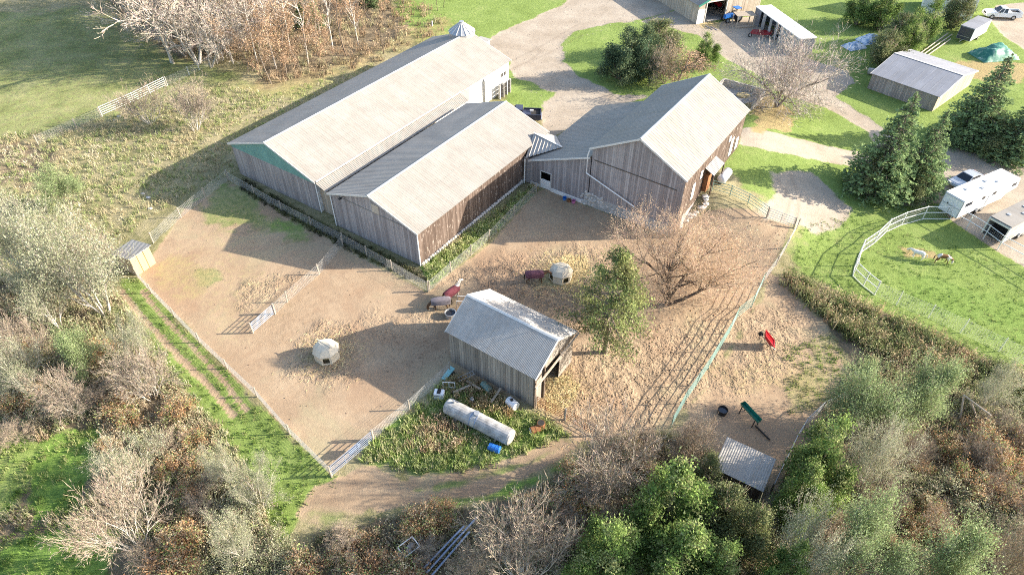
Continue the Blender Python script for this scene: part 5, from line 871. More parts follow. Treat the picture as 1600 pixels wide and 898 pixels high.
wire_fence('panel_fence', 'curving green pipe panel fence between the two dirt paddocks', [(1190, 445), (1174, 480), (1150, 499), (1139, 521), (1106, 576), (1069, 630), (1048, 668)], 1.6, 2.6, ('green_pipe', .04), False, (.3, .62, .94, 1.26, 1.58), .027, 'green_pipe')
wire_fence('panel_fence', 'green pipe rail fence below the bank barn at the grass edge', [(1112, 299), (1140, 307), (1168, 320), (1197, 340)], 1.4, 2.8, ('green_pipe', .045), False, (.35, .7, 1.05, 1.38), .03, 'green_pipe')
wire_fence('pipe_fence', 'white pipe rail fence on the meadow at the upper left', [(160, 182), (210, 160), (260, 135)], 1.4, 3.6, ('white_pipe', .05), False, (.25, .53, .81, 1.09, 1.38), .035, 'white_pipe')
wire_fence('wire_fence', 'faint wire fence running off the white pipe fence toward the woodlot', [(262, 134), (296, 118), (312, 110), (350, 95)], 1.3, 4.0, ('white_pipe', .05))
wire_fence('wire_fence', 'faint wire fence running left from the white pipe fence', [(158, 183), (120, 200), (60, 226)], 1.3, 4.0)
pipe_gate('pipe_gate', 'blue-grey pipe gate in the cross fence of the left paddock', (429, 491), (397, 519))
g_ = pipe_gate('pipe_gate', 'blue-grey pipe gate at the bottom corner of the left paddock', (582, 690), (520, 743), 1.3)
MB().box((1.6, -.1, .75), (1.1, .05, .55)).build('panel', M['blue_gate'], g_)
pipe_gate('pipe_gate', 'maroon pipe gate hung on the corner post of the run-in shed', (839, 635), (881, 655), 1.3, 6, 4, 'rust')
pipe_gate('pipe_gate', 'maroon pipe gate between shed gate and bare grey shrub', (884, 656), (928, 680), 1.3, 6, 4, 'rust')
pipe_gate('pipe_gate', 'pale pipe gate across the gravel track at the pen corner', (1199, 341), (1238, 356), 1.3, 5, 3, 'steel')
for k, (a, b) in enumerate((((1431, 95), (1486, 57)), ((1437, 97), (1484, 64)), ((1428, 92), (1480, 55)))):
    A, B = G(*a), G(*b); o = thing('timber_pole', ('middle timber pole of three lying behind the wood garage', 'nearest timber pole of three lying behind the wood garage', 'farthest timber pole of three lying behind the wood garage')[k], 'pole', A); MB().tube([(0, 0, .25), tuple(B - A + Vector((0, 0, .3)))], .09, 7).build('pole', M['wood_pole'], o)
    for f in (.15, .8): q = (B - A) * f; MB().box((q.x, q.y, .08), (.25, .25, .17)).build('bearer', M['post'], o)
# ------------------------------------------------------------------ hay huts, animals
def hay_hut(label, px, rz):
    o = thing('hay_hut', label, 'hay feeder', G(*px), rz); n = 8; r = 1.15; ht = .95
    ring = lambda r_, z, sx=1.0: [(math.cos(2 * math.pi * (k + .5) / n) * r_ * sx, math.sin(2 * math.pi * (k + .5) / n) * r_, z) for k in range(n)]
    V = ring(r, 0) + ring(r * 1.0, ht) + ring(r * 1.06, ht + .02) + ring(r * .74, ht + .42, 1.08) + ring(r * .24, ht + .66, 2.6); F = []
    wl = MB()
    for k in range(n):
        j = (k + 1) % n
        if k % 2 == 1: wl.quadf([V[k], V[j], V[n + j], V[n + k]], [(0, 1, 2, 3)])
        else:
            a, b, c, d = (Vector(q) for q in (V[k], V[j], V[n + j], V[n + k])); f = lambda u, v: (a.lerp(b, u)).lerp(d.lerp(c, u), v); I = [f(.18, .22), f(.82, .22), f(.82, .86), f(.18, .86)]
            wl.quadf([a, b, c, d] + I, [(0, 1, 5, 4), (1, 2, 6, 5), (2, 3, 7, 6), (3, 0, 4, 7)])
    wl.build('wall', M['cream'], o)
    rf = MB(); rf.quadf(V[2 * n:], [(lv * n + k, lv * n + (k + 1) % n, (lv + 1) * n + (k + 1) % n, (lv + 1) * n + k) for lv in range(2) for k in range(n)] + [tuple(range(2 * n, 3 * n))]); rf.build('roof', M['cream'], o)
    MB().bar((-.95, 0, ht + .68), (.95, 0, ht + .68), .07, .05).build('seam', M['cream'], o)
    h_ = link('hay_bale', rock('hay_bale', M['straw'], 3, 2, .8), o, (0, 0, .42)); h_.scale = (1.6, 1.6, .9)
    return o
hay_hut('cream plastic hay hut standing alone in the left paddock', (512, 556), R(-35)); hay_hut('cream plastic hay hut with a blanketed horse feeding beside it', (876, 434), R(-20))
def skinned(name, V, E, rad, mat, parent, sub=2):
    me = bpy.data.meshes.new('skin'); me.from_pydata(V, E, []); o = bpy.data.objects.new('skin', me); COL.objects.link(o); o.modifiers.new('s', 'SKIN')
    for v, r in zip(me.skin_vertices[0].data, rad): v.radius = r if isinstance(r, tuple) else (r, r)
    me.skin_vertices[0].data[0].use_root = True; o.modifiers.new('u', 'SUBSURF').levels = sub; bpy.context.view_layer.update()
    ev = o.evaluated_get(bpy.context.evaluated_depsgraph_get()); m2 = bpy.data.meshes.new_from_object(ev); bpy.data.objects.remove(o); bpy.data.meshes.remove(me)
    m2.name = name; m2.materials.clear(); m2.materials.append(mat); m2.polygons.foreach_set('use_smooth', [True] * len(m2.polygons)); return link(name, m2, parent)
def coat(name, a, b, cut, sc_=1.2):
    m = Mt(name, .75, 0, .2); f = m.noise(sc_, 2, .4, m.pos(), .4); m.col(m.ramp(f, [(cut - .03, a), (cut + .03, b)])); return m.m
def horse(label, px, rz, s, mt, mane, blanket=None, head=0.0, cat='horse', name='horse'):
    """x forward; head -1 grazing .. 1 raised"""
    o = thing(name, label, cat, G(*px), rz); S = lambda x, y, z: (x * s, y * s, z * s)
    hd = {-1: ((.95, .95), (1.25, .5), (1.22, .24), (1.24, .1)), 0: ((1.0, 1.28), (1.3, 1.36), (1.52, 1.18), (1.66, 1.02)), 1: ((.95, 1.45), (1.15, 1.78), (1.38, 1.68), (1.58, 1.52))}[int(head)]
    V = [S(-.15, 0, 1.12), S(-.62, 0, 1.18), S(-.86, 0, 1.12), S(.32, 0, 1.13), S(.68, 0, 1.18)] + [S(x, 0, z) for x, z in hd]; E = [(0, 1), (1, 2), (0, 3), (3, 4), (4, 5), (5, 6), (6, 7), (7, 8)]
    rad = [(.31 * s, .34 * s), (.29 * s, .31 * s), (.14 * s, .16 * s), (.29 * s, .33 * s), (.22 * s, .27 * s), (.13 * s, .19 * s), (.11 * s, .14 * s), (.10 * s, .12 * s), (.065 * s, .075 * s)]
    for i, sy in ((1, -1), (1, 1)):
        b = len(V); dx = .12 * sy; V += [S(-.6, .19 * sy, .92), S(-.56 + dx * .3, .19 * sy, .68), S(-.76 + dx, .18 * sy, .46), S(-.70 + dx, .18 * sy, .12), S(-.66 + dx, .18 * sy, .03)]; E += [(i, b), (b, b + 1), (b + 1, b + 2), (b + 2, b + 3), (b + 3, b + 4)]; rad += [(.15 * s, .2 * s), .11 * s, .065 * s, .05 * s, .06 * s]
    for sy in (-1, 1):
        b = len(V); dx = -.09 * sy; V += [S(.55, .17 * sy, .88), S(.56 + dx * .5, .16 * sy, .52), S(.56 + dx, .16 * sy, .13), S(.6 + dx, .16 * sy, .03)]; E += [(4, b), (b, b + 1), (b + 1, b + 2), (b + 2, b + 3)]; rad += [.12 * s, .068 * s, .048 * s, .06 * s]
    skinned('body', V, E, rad, mt, o)
    (nx, nz), (px_, pz_) = hd[0], hd[1]
    for sy in (-1, 1): MB().prism([(px_ * s - .02 * s, pz_ * s + .06 * s), (px_ * s + .05 * s, pz_ * s + .07 * s), (px_ * s - .0 * s, pz_ * s + .22 * s)], sy * .07 * s - .015 * s, sy * .07 * s + .015 * s, 'y').build('ear', mt, o)
    MB().tube([S(.55, 0, 1.42), S((.55 + nx) / 2, 0, nz * .5 + .78), S(nx - .06, 0, nz + .17), S(px_ - .05, 0, pz_ + .14)], [.03 * s, .05 * s, .05 * s, .03 * s], 5).build('mane', mane, o)
    MB().tube([S(-.92, 0, 1.2), S(-1.08, 0, 1.05), S(-1.1, 0, .7), S(-1.04, 0, .45)], [.045 * s, .06 * s, .07 * s, .02 * s], 6).build('tail', mane, o)
    if blanket:
        b = MB(); prof = [(-1.0, .27), (-.8, .345), (-.3, .375), (.2, .37), (.6, .33), (.86, .26)]; n = 10; q = []
        for x, r in prof:
            for k in range(n + 1):
                a = math.pi * k / n; zz = 1.13 + math.sin(a) * r * 1.08; yy = math.cos(a) * r
                if k in (0, n): zz -= .28; yy *= 1.0
                q.append(S(x, yy, zz))
        m_ = n + 1; b.quadf(q, [(i * m_ + k, i * m_ + k + 1, (i + 1) * m_ + k + 1, (i + 1) * m_ + k) for i in range(len(prof) - 1) for k in range(n)])
        b.build('blanket', blanket, o, True)
    return o
C_BAY = flat('bay_coat', (.10, .055, .03), .7, 0, .3, 2); C_GREY = flat('grey_coat', (.42, .38, .34), .75, 0, .2, 2); C_WHITE = flat('white_coat', (.74, .70, .64), .8, 0, .1, 2); MANE = flat('dark_mane', (.03, .025, .02), .8, 0, .3); C_PINTO = coat('pinto_coat', (.16, .085, .035), (.70, .64, .56), .52, 1.3)
BL_GREY = flat('lilac_grey_blanket', (.17, .15, .165), .9, 0, .25, 2); BL_MAR = flat('maroon_blanket', (.105, .026, .036), .9, 0, .35, 3); BL_PLAID = flat('dusty_pink_blanket', (.13, .055, .075), .9, 0, .45, 5)
horse('grazing horse in a lilac grey blanket left of the run-in shed', (689, 483), R(188), 1.0, C_BAY, MANE, BL_GREY, -1); horse('pale-necked horse in a maroon blanket behind the run-in shed', (707, 468), R(48), 1.0, C_GREY, C_WHITE, BL_MAR, 1); horse('dark horse in a dusty maroon blanket feeding at the hay hut', (836, 441), R(4), 1.0, C_BAY, MANE, BL_PLAID, 0)
horse('small white pony standing on the pen lawn', (1432, 404), R(150), .72, C_WHITE, C_WHITE, None, 0, 'pony', 'pony'); horse('small brown and white pony grazing on the pen lawn', (1470, 411), R(-12), .8, C_PINTO, MANE, None, -1, 'pony', 'pony')
# ------------------------------------------------------------------ vehicles
def wheel(o, x, y, r, w_=.24):
    t = MB().tube([(x, y - w_ / 2, r), (x, y + w_ / 2, r)], r, 16).build('tyre', M['rubber'], o); MB().tube([(x, y - w_ / 2 - .012, r), (x, y + w_ / 2 + .012, r)], r * .58, 12).build('rim', M['steel'], t); return t
def pickup(label, p, rz, paint, L=5.8, W=1.98):
    o = thing('pickup_truck', label, 'pickup truck', p, rz); hw = W / 2; f = L / 2
    lo = [(-f, .55), (-f, 1.0), (-f + .05, 1.18), (-.45, 1.18), (-.45, 1.12), (1.15, 1.15), (f - .35, 1.08), (f - .05, .98), (f, .75), (f - .02, .45), (f - .5, .4), (-f + .3, .42)]
    cut = MB(); cut.prism([(x, z) for x, z in lo if not (-f - 1 < x < -.44 and z > 1.1)] , -hw, hw, 'y'); cut.build('body', paint, o, False, .05)
    for y in (-hw + .05, hw - .05): MB().box((-f / 2 - .25, y, 1.15), (f - .55, .1, .32)).build('bed_side', paint, o, False, .02)
    MB().box((-f + .06, 0, 1.1), (.09, W - .12, .42)).build('tailgate', paint, o, False, .02); MB().box((-f / 2 - .25, 0, 1.02), (f - .6, W - .25, .06)).build('bed_floor', M['dark'], o)
    g = MB(); q = [(-.48, -hw + .04, 1.12), (1.25, -hw + .04, 1.13), (1.25, hw - .04, 1.13), (-.48, hw - .04, 1.12), (-.40, -hw + .24, 1.84), (.55, -hw + .24, 1.86), (.55, hw - .24, 1.86), (-.40, hw - .24, 1.84)]; g.quadf(q, [(0, 1, 5, 4), (1, 2, 6, 5), (2, 3, 7, 6), (3, 0, 4, 7), (4, 5, 6, 7)]); g.build('cab', paint, o, False, .04)
    Q = [Vector(v) for v in q]
    def pane(a, b, c, d, n, ins=.1):
        ce = (a + b + c + d) / 4; nn = (b - a).cross(d - a).normalized(); nn = nn if nn.dot(ce - Vector((.3, 0, 1.4))) > 0 else -nn
        MB().quadf([v.lerp(ce, ins) + nn * .012 for v in (a, b, c, d)], [(0, 1, 2, 3)]).build(n, M['glass'], o)
    pane(Q[1], Q[2], Q[6], Q[5], 'windscreen'); pane(Q[3], Q[0], Q[4], Q[7], 'rear_window', .2)
    for i, j, k, l in ((0, 1, 5, 4), (3, 2, 6, 7)):
        a, b, c, d = Q[i], Q[j], Q[k], Q[l]; pane(a, a.lerp(b, .46), d.lerp(c, .5), d, 'side_window', .13); pane(a.lerp(b, .5), b, c, d.lerp(c, .55), 'side_window', .14)
    for x in (-f + 1.25, f - 1.05):
        for y in (-hw + .1, hw - .1): wheel(o, x, y, .4)
    for x, n in ((f + .03, 'front_bumper'), (-f - .06, 'rear_bumper')): MB().box((x, 0, .56), (.14, W - .1, .22)).build(n, M['steel'], o, False, .03)
    for y in (-hw + .25, hw - .25): MB().box((f - .04, y, .86), (.1, .34, .18)).build('headlight', M['white'], o); MB().box((-f + .0, y * 1.08, 1.02), (.06, .14, .3)).build('tail_light', M['red_lamp'], o)
    MB().box((f - .02, 0, .84), (.09, .9, .22)).build('grille', M['dark'], o)
    for y in (-hw - .1, hw + .1): MB().box((.95, y, 1.25), (.12, .2, .16)).build('wing_mirror', M['dark'], o)
    return o
pickup('navy pickup truck half hidden behind the board barn roof', G(812, 187), R(176), M['navy_paint']); pickup('white pickup truck parked at the top right corner', G(1567, 31) + Vector((0, .9, 0)), R(171), M['white_gloss'])
ob = thing('fuel_can', 'small white can lying in the navy pickup bed', 'can', G(812, 187) + Vector((1.6, .3, 1.06))); MB().box((0, 0, .12), (.5, .3, .24)).build('can', M['white'], ob, False, .03)
def sedan(label, p, rz, paint):
    o = thing('car', label, 'car', p, rz); hw = .9; f = 2.3
    MB().prism([(-f, .38), (-f, .82), (-f + .1, .95), (-1.3, .98), (1.0, .95), (f - .25, .78), (f, .62), (f, .36)], -hw, hw, 'y').build('body', paint, o, False, .07)
    q = [Vector(v) for v in ((-1.75, -hw + .05, .95), (1.05, -hw + .05, .93), (1.05, hw - .05, .93), (-1.75, hw - .05, .95), (-1.0, -hw + .22, 1.43), (.25, -hw + .22, 1.45), (.25, hw - .22, 1.45), (-1.0, hw - .22, 1.43))]
    MB().quadf(q, [(0, 1, 5, 4), (1, 2, 6, 5), (2, 3, 7, 6), (3, 0, 4, 7), (4, 5, 6, 7)]).build('cabin', paint, o, False, .05)
    for n, (a, b, c, d), ins in (('windscreen', (1, 2, 6, 5), .1), ('rear_window', (3, 0, 4, 7), .12), ('side_window', (0, 1, 5, 4), .14), ('side_window', (2, 3, 7, 6), .14)):
        v = [q[i] for i in (a, b, c, d)]; ce = sum(v, Vector()) / 4; nn = (v[1] - v[0]).cross(v[3] - v[0]).normalized(); nn = nn if nn.dot(ce - Vector((-.3, 0, 1.0))) > 0 else -nn; MB().quadf([k.lerp(ce, ins) + nn * .012 for k in v], [(0, 1, 2, 3)]).build(n, M['glass'], o)
    for x in (-1.4, 1.4):
        for y in (-hw + .08, hw - .08): wheel(o, x, y, .32, .2)
    for y in (-.62, .62): MB().box((f - .06, y, .7), (.14, .36, .14)).build('headlight', M['white'], o); MB().box((-f + .02, y, .8), (.08, .36, .14)).build('tail_light', M['red_lamp'], o)
    return o
A, B = G(1490, 300), G(1530, 284); d = A - B; sedan('silver car parked behind the white horse trailer', (A + B) / 2 + Vector((0, .6, 0)), math.atan2(d.y, d.x), M['silver_paint'])
def trailer(label, rA, rB, rC, hz, mat, roof, nose=True, opened=False, sw=2.3):
    a, b, c = (GZ(*p, hz) for p in (rA, rB, rC)); d = (c - b); L = math.hypot(d.x, d.y); yw = math.atan2(d.y, d.x); W = sw; b = Vector((b.x, b.y, 0)); o = thing('horse_trailer', label, 'horse trailer', b, yw); z0 = .55; n = 2.2 if nose else 0
    side = [(0, z0), (L - n, z0), (L - n + .35, z0 + .55), (L - .1, 1.35), (L, 1.6), (L - .25, hz - .12), (L - .45, hz - .04), (0, hz - .04)] if nose else [(0, z0), (L, z0), (L, hz - .04), (0, hz - .04)]
    if opened:
        for y in (0, W - .08): MB().prism(side, y, y + .08, 'y').build('side_wall', mat, o)
        MB().box((L / 2, W / 2, z0), (L, W, .1)).build('floor', M['dark'], o); MB().box((L - .05, W / 2, hz / 2 + .3), (.08, W - .1, hz - z0 - .1)).build('front_wall', mat, o)
        for y in (.06, W - .06): MB().bar((-.04, y, z0), (-.04, y, hz - .05), .14).build('door_post', M['trim'], o)
        MB().box((.02, W / 2, hz - .2), (.12, W, .22)).build('header', M['trim'], o); MB().box((1.8, W / 2, 1.1), (.06, W - .2, 1.0)).build('stall_divider', M['dark'], o)
    else: MB().prism(side, 0, W, 'y').build('body', mat, o, False, .03)
    MB().box((L / 2 - .2, W / 2, hz), (L - .45, W + .05, .09)).build('roof', roof, o, False, .03)
    if not opened:
        for z in (z0 + .04, 1.62, hz - .12): MB().bar((-.025, .05, z), (-.025, W - .05, z), .04, .03).build('door_frame', M['steel'], o)
        for y in (.05, W / 2, W - .05): MB().bar((-.025, y, z0), (-.025, y, 1.6 if y == W / 2 else hz - .1), .03, .04).build('door_frame', M['steel'], o)
        MB().box((-.05, W * .68, 1.75), (.06, .1, .12)).build('latch', M['dark'], o)
        for x, w_, h_ in ((1.1, 1.1, .42), (L * .36, .5, .42), (L * .55, .55, .42), (L - 1.0, .75, .42)):
            z = hz - .62; MB().box((x, -.012, z), (w_, .04, h_)).build('window', M['glass'], o)
        MB().box((L * .46, -.014, 1.45), (.05, .03, 1.5)).build('door_seam', M['steel'], o); MB().bar((.1, -.02, hz - .22), (L - .6, -.02, hz - .22), .03, .05).build('side_stripe', M['steel'], o)
    for k, x in enumerate((L * .22, L * .4, L * .55, L * .66)): MB().box((x, W * (.35 if k % 2 else .65), hz + .07), (.34, .34, .1)).build('roof_vent', M['steel'], o)
    for x in (L * .36, L * .36 + .85):
        for y in (.05, W - .05): wheel(o, x, y, .36, .22)
    for y in (-.02, W + .02): MB().prism([(L * .36 - .5, .6), (L * .36 - .3, .84), (L * .36 + 1.15, .84), (L * .36 + 1.35, .6)], y - .14, y + .14, 'y').build('fender', M['steel'], o)
    return o
trailer('long white horse trailer with raised nose and five roof vents', (1485, 301), (1508, 316), (1598, 277), 2.75, M['white_gloss'], M['white']); trailer('grey-roofed open-backed horse trailer at the right edge', (1545, 338), (1581, 356), (1655, 318), 2.6, M['tank'], M['roof_pale'], False, True)
# box trailer at the top right
q = [GZ(1500, 38, 2.5), GZ(1524, 46, 2.5), GZ(1550, 31, 2.5)]; d = q[2] - q[1]; yw = math.atan2(d.y, d.x); L = math.hypot(d.x, d.y); W = 2.2; o = thing('box_trailer', 'dark-fronted grey box trailer parked beside the green tarp', 'box trailer', (q[1].x, q[1].y, 0), yw)
MB().box((L / 2, W / 2, 1.45), (L, W, 2.05)).build('body', M['white_gloss'], o, False, .04); MB().box((L / 2, W / 2, 2.5), (L + .08, W + .08, .06)).build('roof', M['roof_flat'], o); MB().box((-.03, W / 2, 1.45), (.05, W - .1, 1.9)).build('front_panel', M['navy_paint'], o); MB().bar((-.07, .1, 1.0), (-.07, W - .1, 1.0), .05).build('front_rail', M['steel'], o); MB().tube([(-.05, W / 2, .5), (-1.3, W / 2, .5)], .06, 6).build('tongue', M['steel'], o)
for y in (.02, W - .02): wheel(o, L * .5, y, .33, .2)
# tractors and implements near the workshop
def tractor(label, p, rz, paint, cab=True):
    o = thing('tractor', label, 'tractor', p, rz)
    MB().prism([(-.2, .7), (-.2, 1.25), (.3, 1.35), (1.6, 1.25), (1.75, .75), (1.6, .6)], -.33, .33, 'y').build('bonnet', paint, o, False, .05); MB().box((-.6, 0, .85), (1.0, .7, .5)).build('chassis', M['dark'], o, False, .04)
    for y in (-.72, .72): MB().tube([(-.75, y - .18, .72), (-.75, y + .18, .72)], .72, 18).build('rear_tyre', M['rubber'], o); MB().tube([(-.75, y - .19, .72), (-.75, y + .19, .72)], .36, 12).build('rear_rim', M['white'], o); wheel(o, 1.35, y * .9, .42, .22)
    MB().box((-.7, 0, 1.22), (.45, .5, .12)).build('seat', M['dark'], o); MB().tube([(.0, 0, 1.2), (-.2, 0, 1.5)], .03, 6).build('steering_column', M['dark'], o); MB().tube([(1.0, .2, 1.3), (1.0, .2, 1.85)], .04, 6).build('exhaust', M['dark'], o)
    if cab:
        for x in (-1.1, -.1):
            for y in (-.5, .5): MB().bar((x, y, 1.1), (x, y, 2.2), .07).build('cab_post', M['dark'], o)
        MB().box((-.6, 0, 2.24), (1.2, 1.2, .1)).build('cab_roof', paint, o, False, .03)
    return o
tractor('blue tractor parked against the workshop front wall', G(1143, 33), R(200), M['blue']); tractor('red tractor standing inside the open workshop door', G(1117, 12), R(-75), M['red'])
o = thing('harrow', 'red farm harrow frame lying beside the container shed', 'implement', G(1186, 55), R(-12))
for k in range(5): MB().bar((-1.8 + .2 * k, -.9 + .45 * k, .45), (1.8 + .1 * k, -.9 + .45 * k, .5), .09).build('frame_bar', M['red'], o)
for k in range(4): MB().bar((-1.5 + k, -1.0, .38), (-1.1 + k, 1.1, .38), .07).build('cross_bar', M['red'], o)
for x in (-1.6, 1.6): wheel(o, x, -1.15, .3, .16)
MB().bar((1.2, -.9, .4), (3.6, -1.3, .2), .12).build('drawbar', M['trim'], o)
p = G(1163, 44); o = thing('timber_rack', 'open timber rack with a slatted top beside the blue tractor', 'rack', p, R(8))
for x in (-1.5, 1.5):
    for y in (0, 1.9): MB().bar((x, y, 0), (x, y, 2.0), .14).build('leg', M['wood_pole'], o)
for k in range(7): MB().box((0, .02 + k * .31, 2.05), (3.4, .22, .07)).build('slat', M['wood_tan'], o)
MB().bar((-1.5, -.05, .3), (1.5, -.05, .3), .14).build('rail', M['wood_pole'], o)
for k, (u, v, l) in enumerate(((1108, 44, 'left plank on the gravel before the workshop door'), (1116, 45, 'right plank on the gravel before the workshop door'))): o = thing('plank', l, 'plank', G(u, v), R(118)); MB().box((0, 0, .05), (1.9, .22, .07)).build('board', M['wood_grey'], o)
o = thing('tyre_stack', 'dark tyre leaning in the container shed opening', 'tyre', G(1218, 60) + Vector((0, .2, 0)), R(-40)); wheel(o, 0, 0, .62, .4)
# grain bin behind the long barn
pt = GZ(721, 34, 8.2); o = thing('grain_bin', 'round galvanised grain bin behind the far end of the long barn', 'grain bin', (pt.x, pt.y, 0)); r = 1.85; n = 16; V = []
for z, rr in ((0, r), (6.9, r), (6.85, r * 1.05), (8.05, .35), (8.25, .35)): V += [(math.cos(6.2832 * k / n) * rr, math.sin(6.2832 * k / n) * rr, z) for k in range(n)]
MB().quadf(V[:2 * n], [(k, (k + 1) % n, n + (k + 1) % n, n + k) for k in range(n)]).build('wall', M['steel'], o); MB().quadf(V[2 * n:], [(lv * n + k, lv * n + (k + 1) % n, (lv + 1) * n + (k + 1) % n, (lv + 1) * n + k) for lv in range(2) for k in range(n)] + [tuple(range(2 * n, 3 * n))]).build('roof', M['steel'], o)
for k in range(n): a = 6.2832 * k / n; MB().bar((math.cos(a) * r * 1.05, math.sin(a) * r * 1.05, 6.9), (math.cos(a) * .3, math.sin(a) * .3, 8.1), .07, .06).build('roof_rib', M['trim'], o)
o = thing('hopper_shed', 'small grey lean-to box at the far corner of the long barn', 'shed', GZ(752, 64, 2.0) * 1.0, BYAW); o.location.z = 0; MB().box((0, 0, 1.0), (2.2, 1.8, 2.0)).build('wall', M['steel'], o); MB().box((0, 0, 2.04), (2.5, 2.1, .08)).build('roof', M['roof_grey'], o)
o = thing('stump', 'short pale stump with a long shadow on the upper grass', 'stump', G(675, 41)); MB().tube([(0, 0, -.1), (.03, 0, .7), (.1, .05, .9)], [.2, .15, .1], 7).build('trunk', M['bark_pale'], o)
# tarps
def tarp(name, label, px, sx, sy, h, mat, seed):
    p = G(*px); n = 18; rg = np.random.default_rng(seed); X, Y = np.meshgrid(np.linspace(-1, 1, n), np.linspace(-1, 1, n)); Rr = np.clip(1 - np.maximum(np.abs(X), np.abs(Y)) ** 2.2, 0, 1)
    Z = h * Rr * (.55 + .6 * fbm(X * 3 + seed * 7, Y * 3, 1.0, seed)) + .08 * np.sin(X * 13 + Y * 5 + seed) * Rr + .03; V = np.stack([X * sx, Y * sy, Z], -1).reshape(-1, 3); i = np.arange(n * n).reshape(n, n); F = np.stack([i[:-1, :-1], i[:-1, 1:], i[1:, 1:], i[1:, :-1]], -1).reshape(-1, 4)
    o = link(name, npmesh(name, V, F, mat, smooth=False)); o.location = p; o.rotation_euler = (0, 0, random.uniform(-.4, .4)); tag(o, label, 'tarp'); return o
TB = Mt('blue_white_tarp', .5); f = TB.noise(1.6, 4, .6, TB.pos(), 1.0); TB.col(TB.ramp(f, [(.42, (.16, .27, .42)), (.5, (.45, .52, .60)), (.6, (.70, .72, .74))]))
TG = Mt('green_tarp', .5); f = TG.noise(1.4, 3, .5, TG.pos(), .6); TG.col(TG.ramp(f, [(.4, (.03, .16, .12)), (.6, (.10, .26, .19)), (.72, (.45, .52, .47))]))
tarp('tarp', 'crumpled blue and white tarp, the lower of two on the lawn', (1334, 74), 1.7, 1.2, .9, TB.m, 1); tarp('tarp', 'blue and white tarp over a pile against the cedar hedge', (1361, 64), 2.2, 1.4, 1.1, TB.m, 2); o = tarp('tarp', 'green tarp tented over a heap at the upper right', (1552, 88), 3.2, 2.0, 2.0, TG.m, 3)
o = thing('tank', 'pale log-like tank lying at the left end of the wood garage', 'tank', G(1355, 116), R(-14)); MB().tube([(0, 0, .5), (2.6, 0, .5)], [.48, .48], 12).build('shell', M['tank'], o, True)
# ------------------------------------------------------------------ paddock clutter
o = thing('wheelbarrow', 'red wheelbarrow tipped up on its handles in the small paddock', 'wheelbarrow', G(1199, 540), R(-14)); o.scale = (1.2, 1.2, 1.2)
tr = MB(); q = [(.42, -.40, .34), (.42, .40, .34), (-.42, .34, 1.30), (-.42, -.34, 1.30), (.10, -.24, .32), (.10, .24, .32), (-.46, .2, .98), (-.46, -.2, .98)]; tr.quadf(q, [(4, 5, 6, 7), (0, 1, 5, 4), (1, 2, 6, 5), (2, 3, 7, 6), (3, 0, 4, 7)]); tr.build('tray', M['red'], o)
for a, b in ((0, 1), (1, 2), (2, 3), (3, 0)): MB().bar(q[a], q[b], .045).build('tray_rim', M['red'], o)
for y in (-.26, .26): MB().tube([(.62, y * 1.1, -.02), (.12, y * .9, .26), (-.5, y * .6, .92), (-.72, y * .2, 1.12)], .024, 6).build('handle', M['steel'], o); MB().bar((.1, y * .8, .3), (-.1, y * .8, .0), .04).build('leg', M['dark'], o)
MB().tube([(-.74, -.06, 1.12), (-.74, .06, 1.12)], .19, 14).build('wheel', M['rubber'], o)
# green trough on legs, dark tub
a, b = G(1156, 640), G(1189, 676); d = b - a; o = thing('feed_trough', 'long green feed trough on dark legs in the small paddock', 'trough', a, math.atan2(d.y, d.x)); L = math.hypot(d.x, d.y) * .8; zt = .75
MB().quadf([(0, -.24, zt + .3), (0, -.15, zt), (0, .15, zt), (0, .24, zt + .3), (L, -.24, zt + .3), (L, -.15, zt), (L, .15, zt), (L, .24, zt + .3)], [(0, 1, 5, 4), (1, 2, 6, 5), (2, 3, 7, 6), (0, 1, 2, 3), (4, 5, 6, 7)]).build('basin', M['green_plastic'], o)
for x in (.25, L - .25):
    for y in (-.2, .2): MB().bar((x, y * 1.5, 0), (x, y, zt + .1), .06).build('leg', M['dark'], o)
MB().bar((L - .2, 0, .1), (L + 1.4, .1, .12), .1).build('ground_skid', M['dark'], o)
def drum(name, label, px, r, L, mat, rz=0.0, up=True, cat='barrel', ribs=2, lift=0.0):
    o = thing(name, label, cat, G(*px) + Vector((0, 0, lift)), rz); n = 14; P = lambda t: (0, 0, t) if up else (t, 0, r)
    MB().tube([P(0), P(.04), P(L - .04), P(L)], [r * .93, r, r, r * .93], n).build('shell', mat, o, False)
    for k in range(ribs): t = L * (k + 1) / (ribs + 1); MB().tube([P(t - .025), P(t + .025)], r + .018, n).build('rib', mat, o)
    return o
def tub(name, label, px, r, h, mat, cat='tub', water=True):
    o = thing(name, label, cat, G(*px)); n = 14; V = []
    for rr, z in ((r * .85, .0), (r, h), (r * .92, h), (r * .8, .06)): V += [(math.cos(6.2832 * k / n) * rr, math.sin(6.2832 * k / n) * rr, z) for k in range(n)]
    MB().quadf(V, [(lv * n + k, lv * n + (k + 1) % n, (lv + 1) * n + (k + 1) % n, (lv + 1) * n + k) for lv in range(3) for k in range(n)] + [tuple(range(3 * n, 4 * n))]).build('shell', mat, o)
    if water: MB().quadf([(math.cos(6.2832 * k / n) * r * .88, math.sin(6.2832 * k / n) * r * .88, h * .7) for k in range(n)], [tuple(range(n))]).build('water', M['glass'], o)
    return o
tub('water_tub', 'dark round tub beside the green feed trough', (1128, 645), .42, .5, M['dark']); tub('water_trough', 'grey water trough beside the grazing horse and the shed', (704, 494), .55, .55, M['steel'], 'trough')
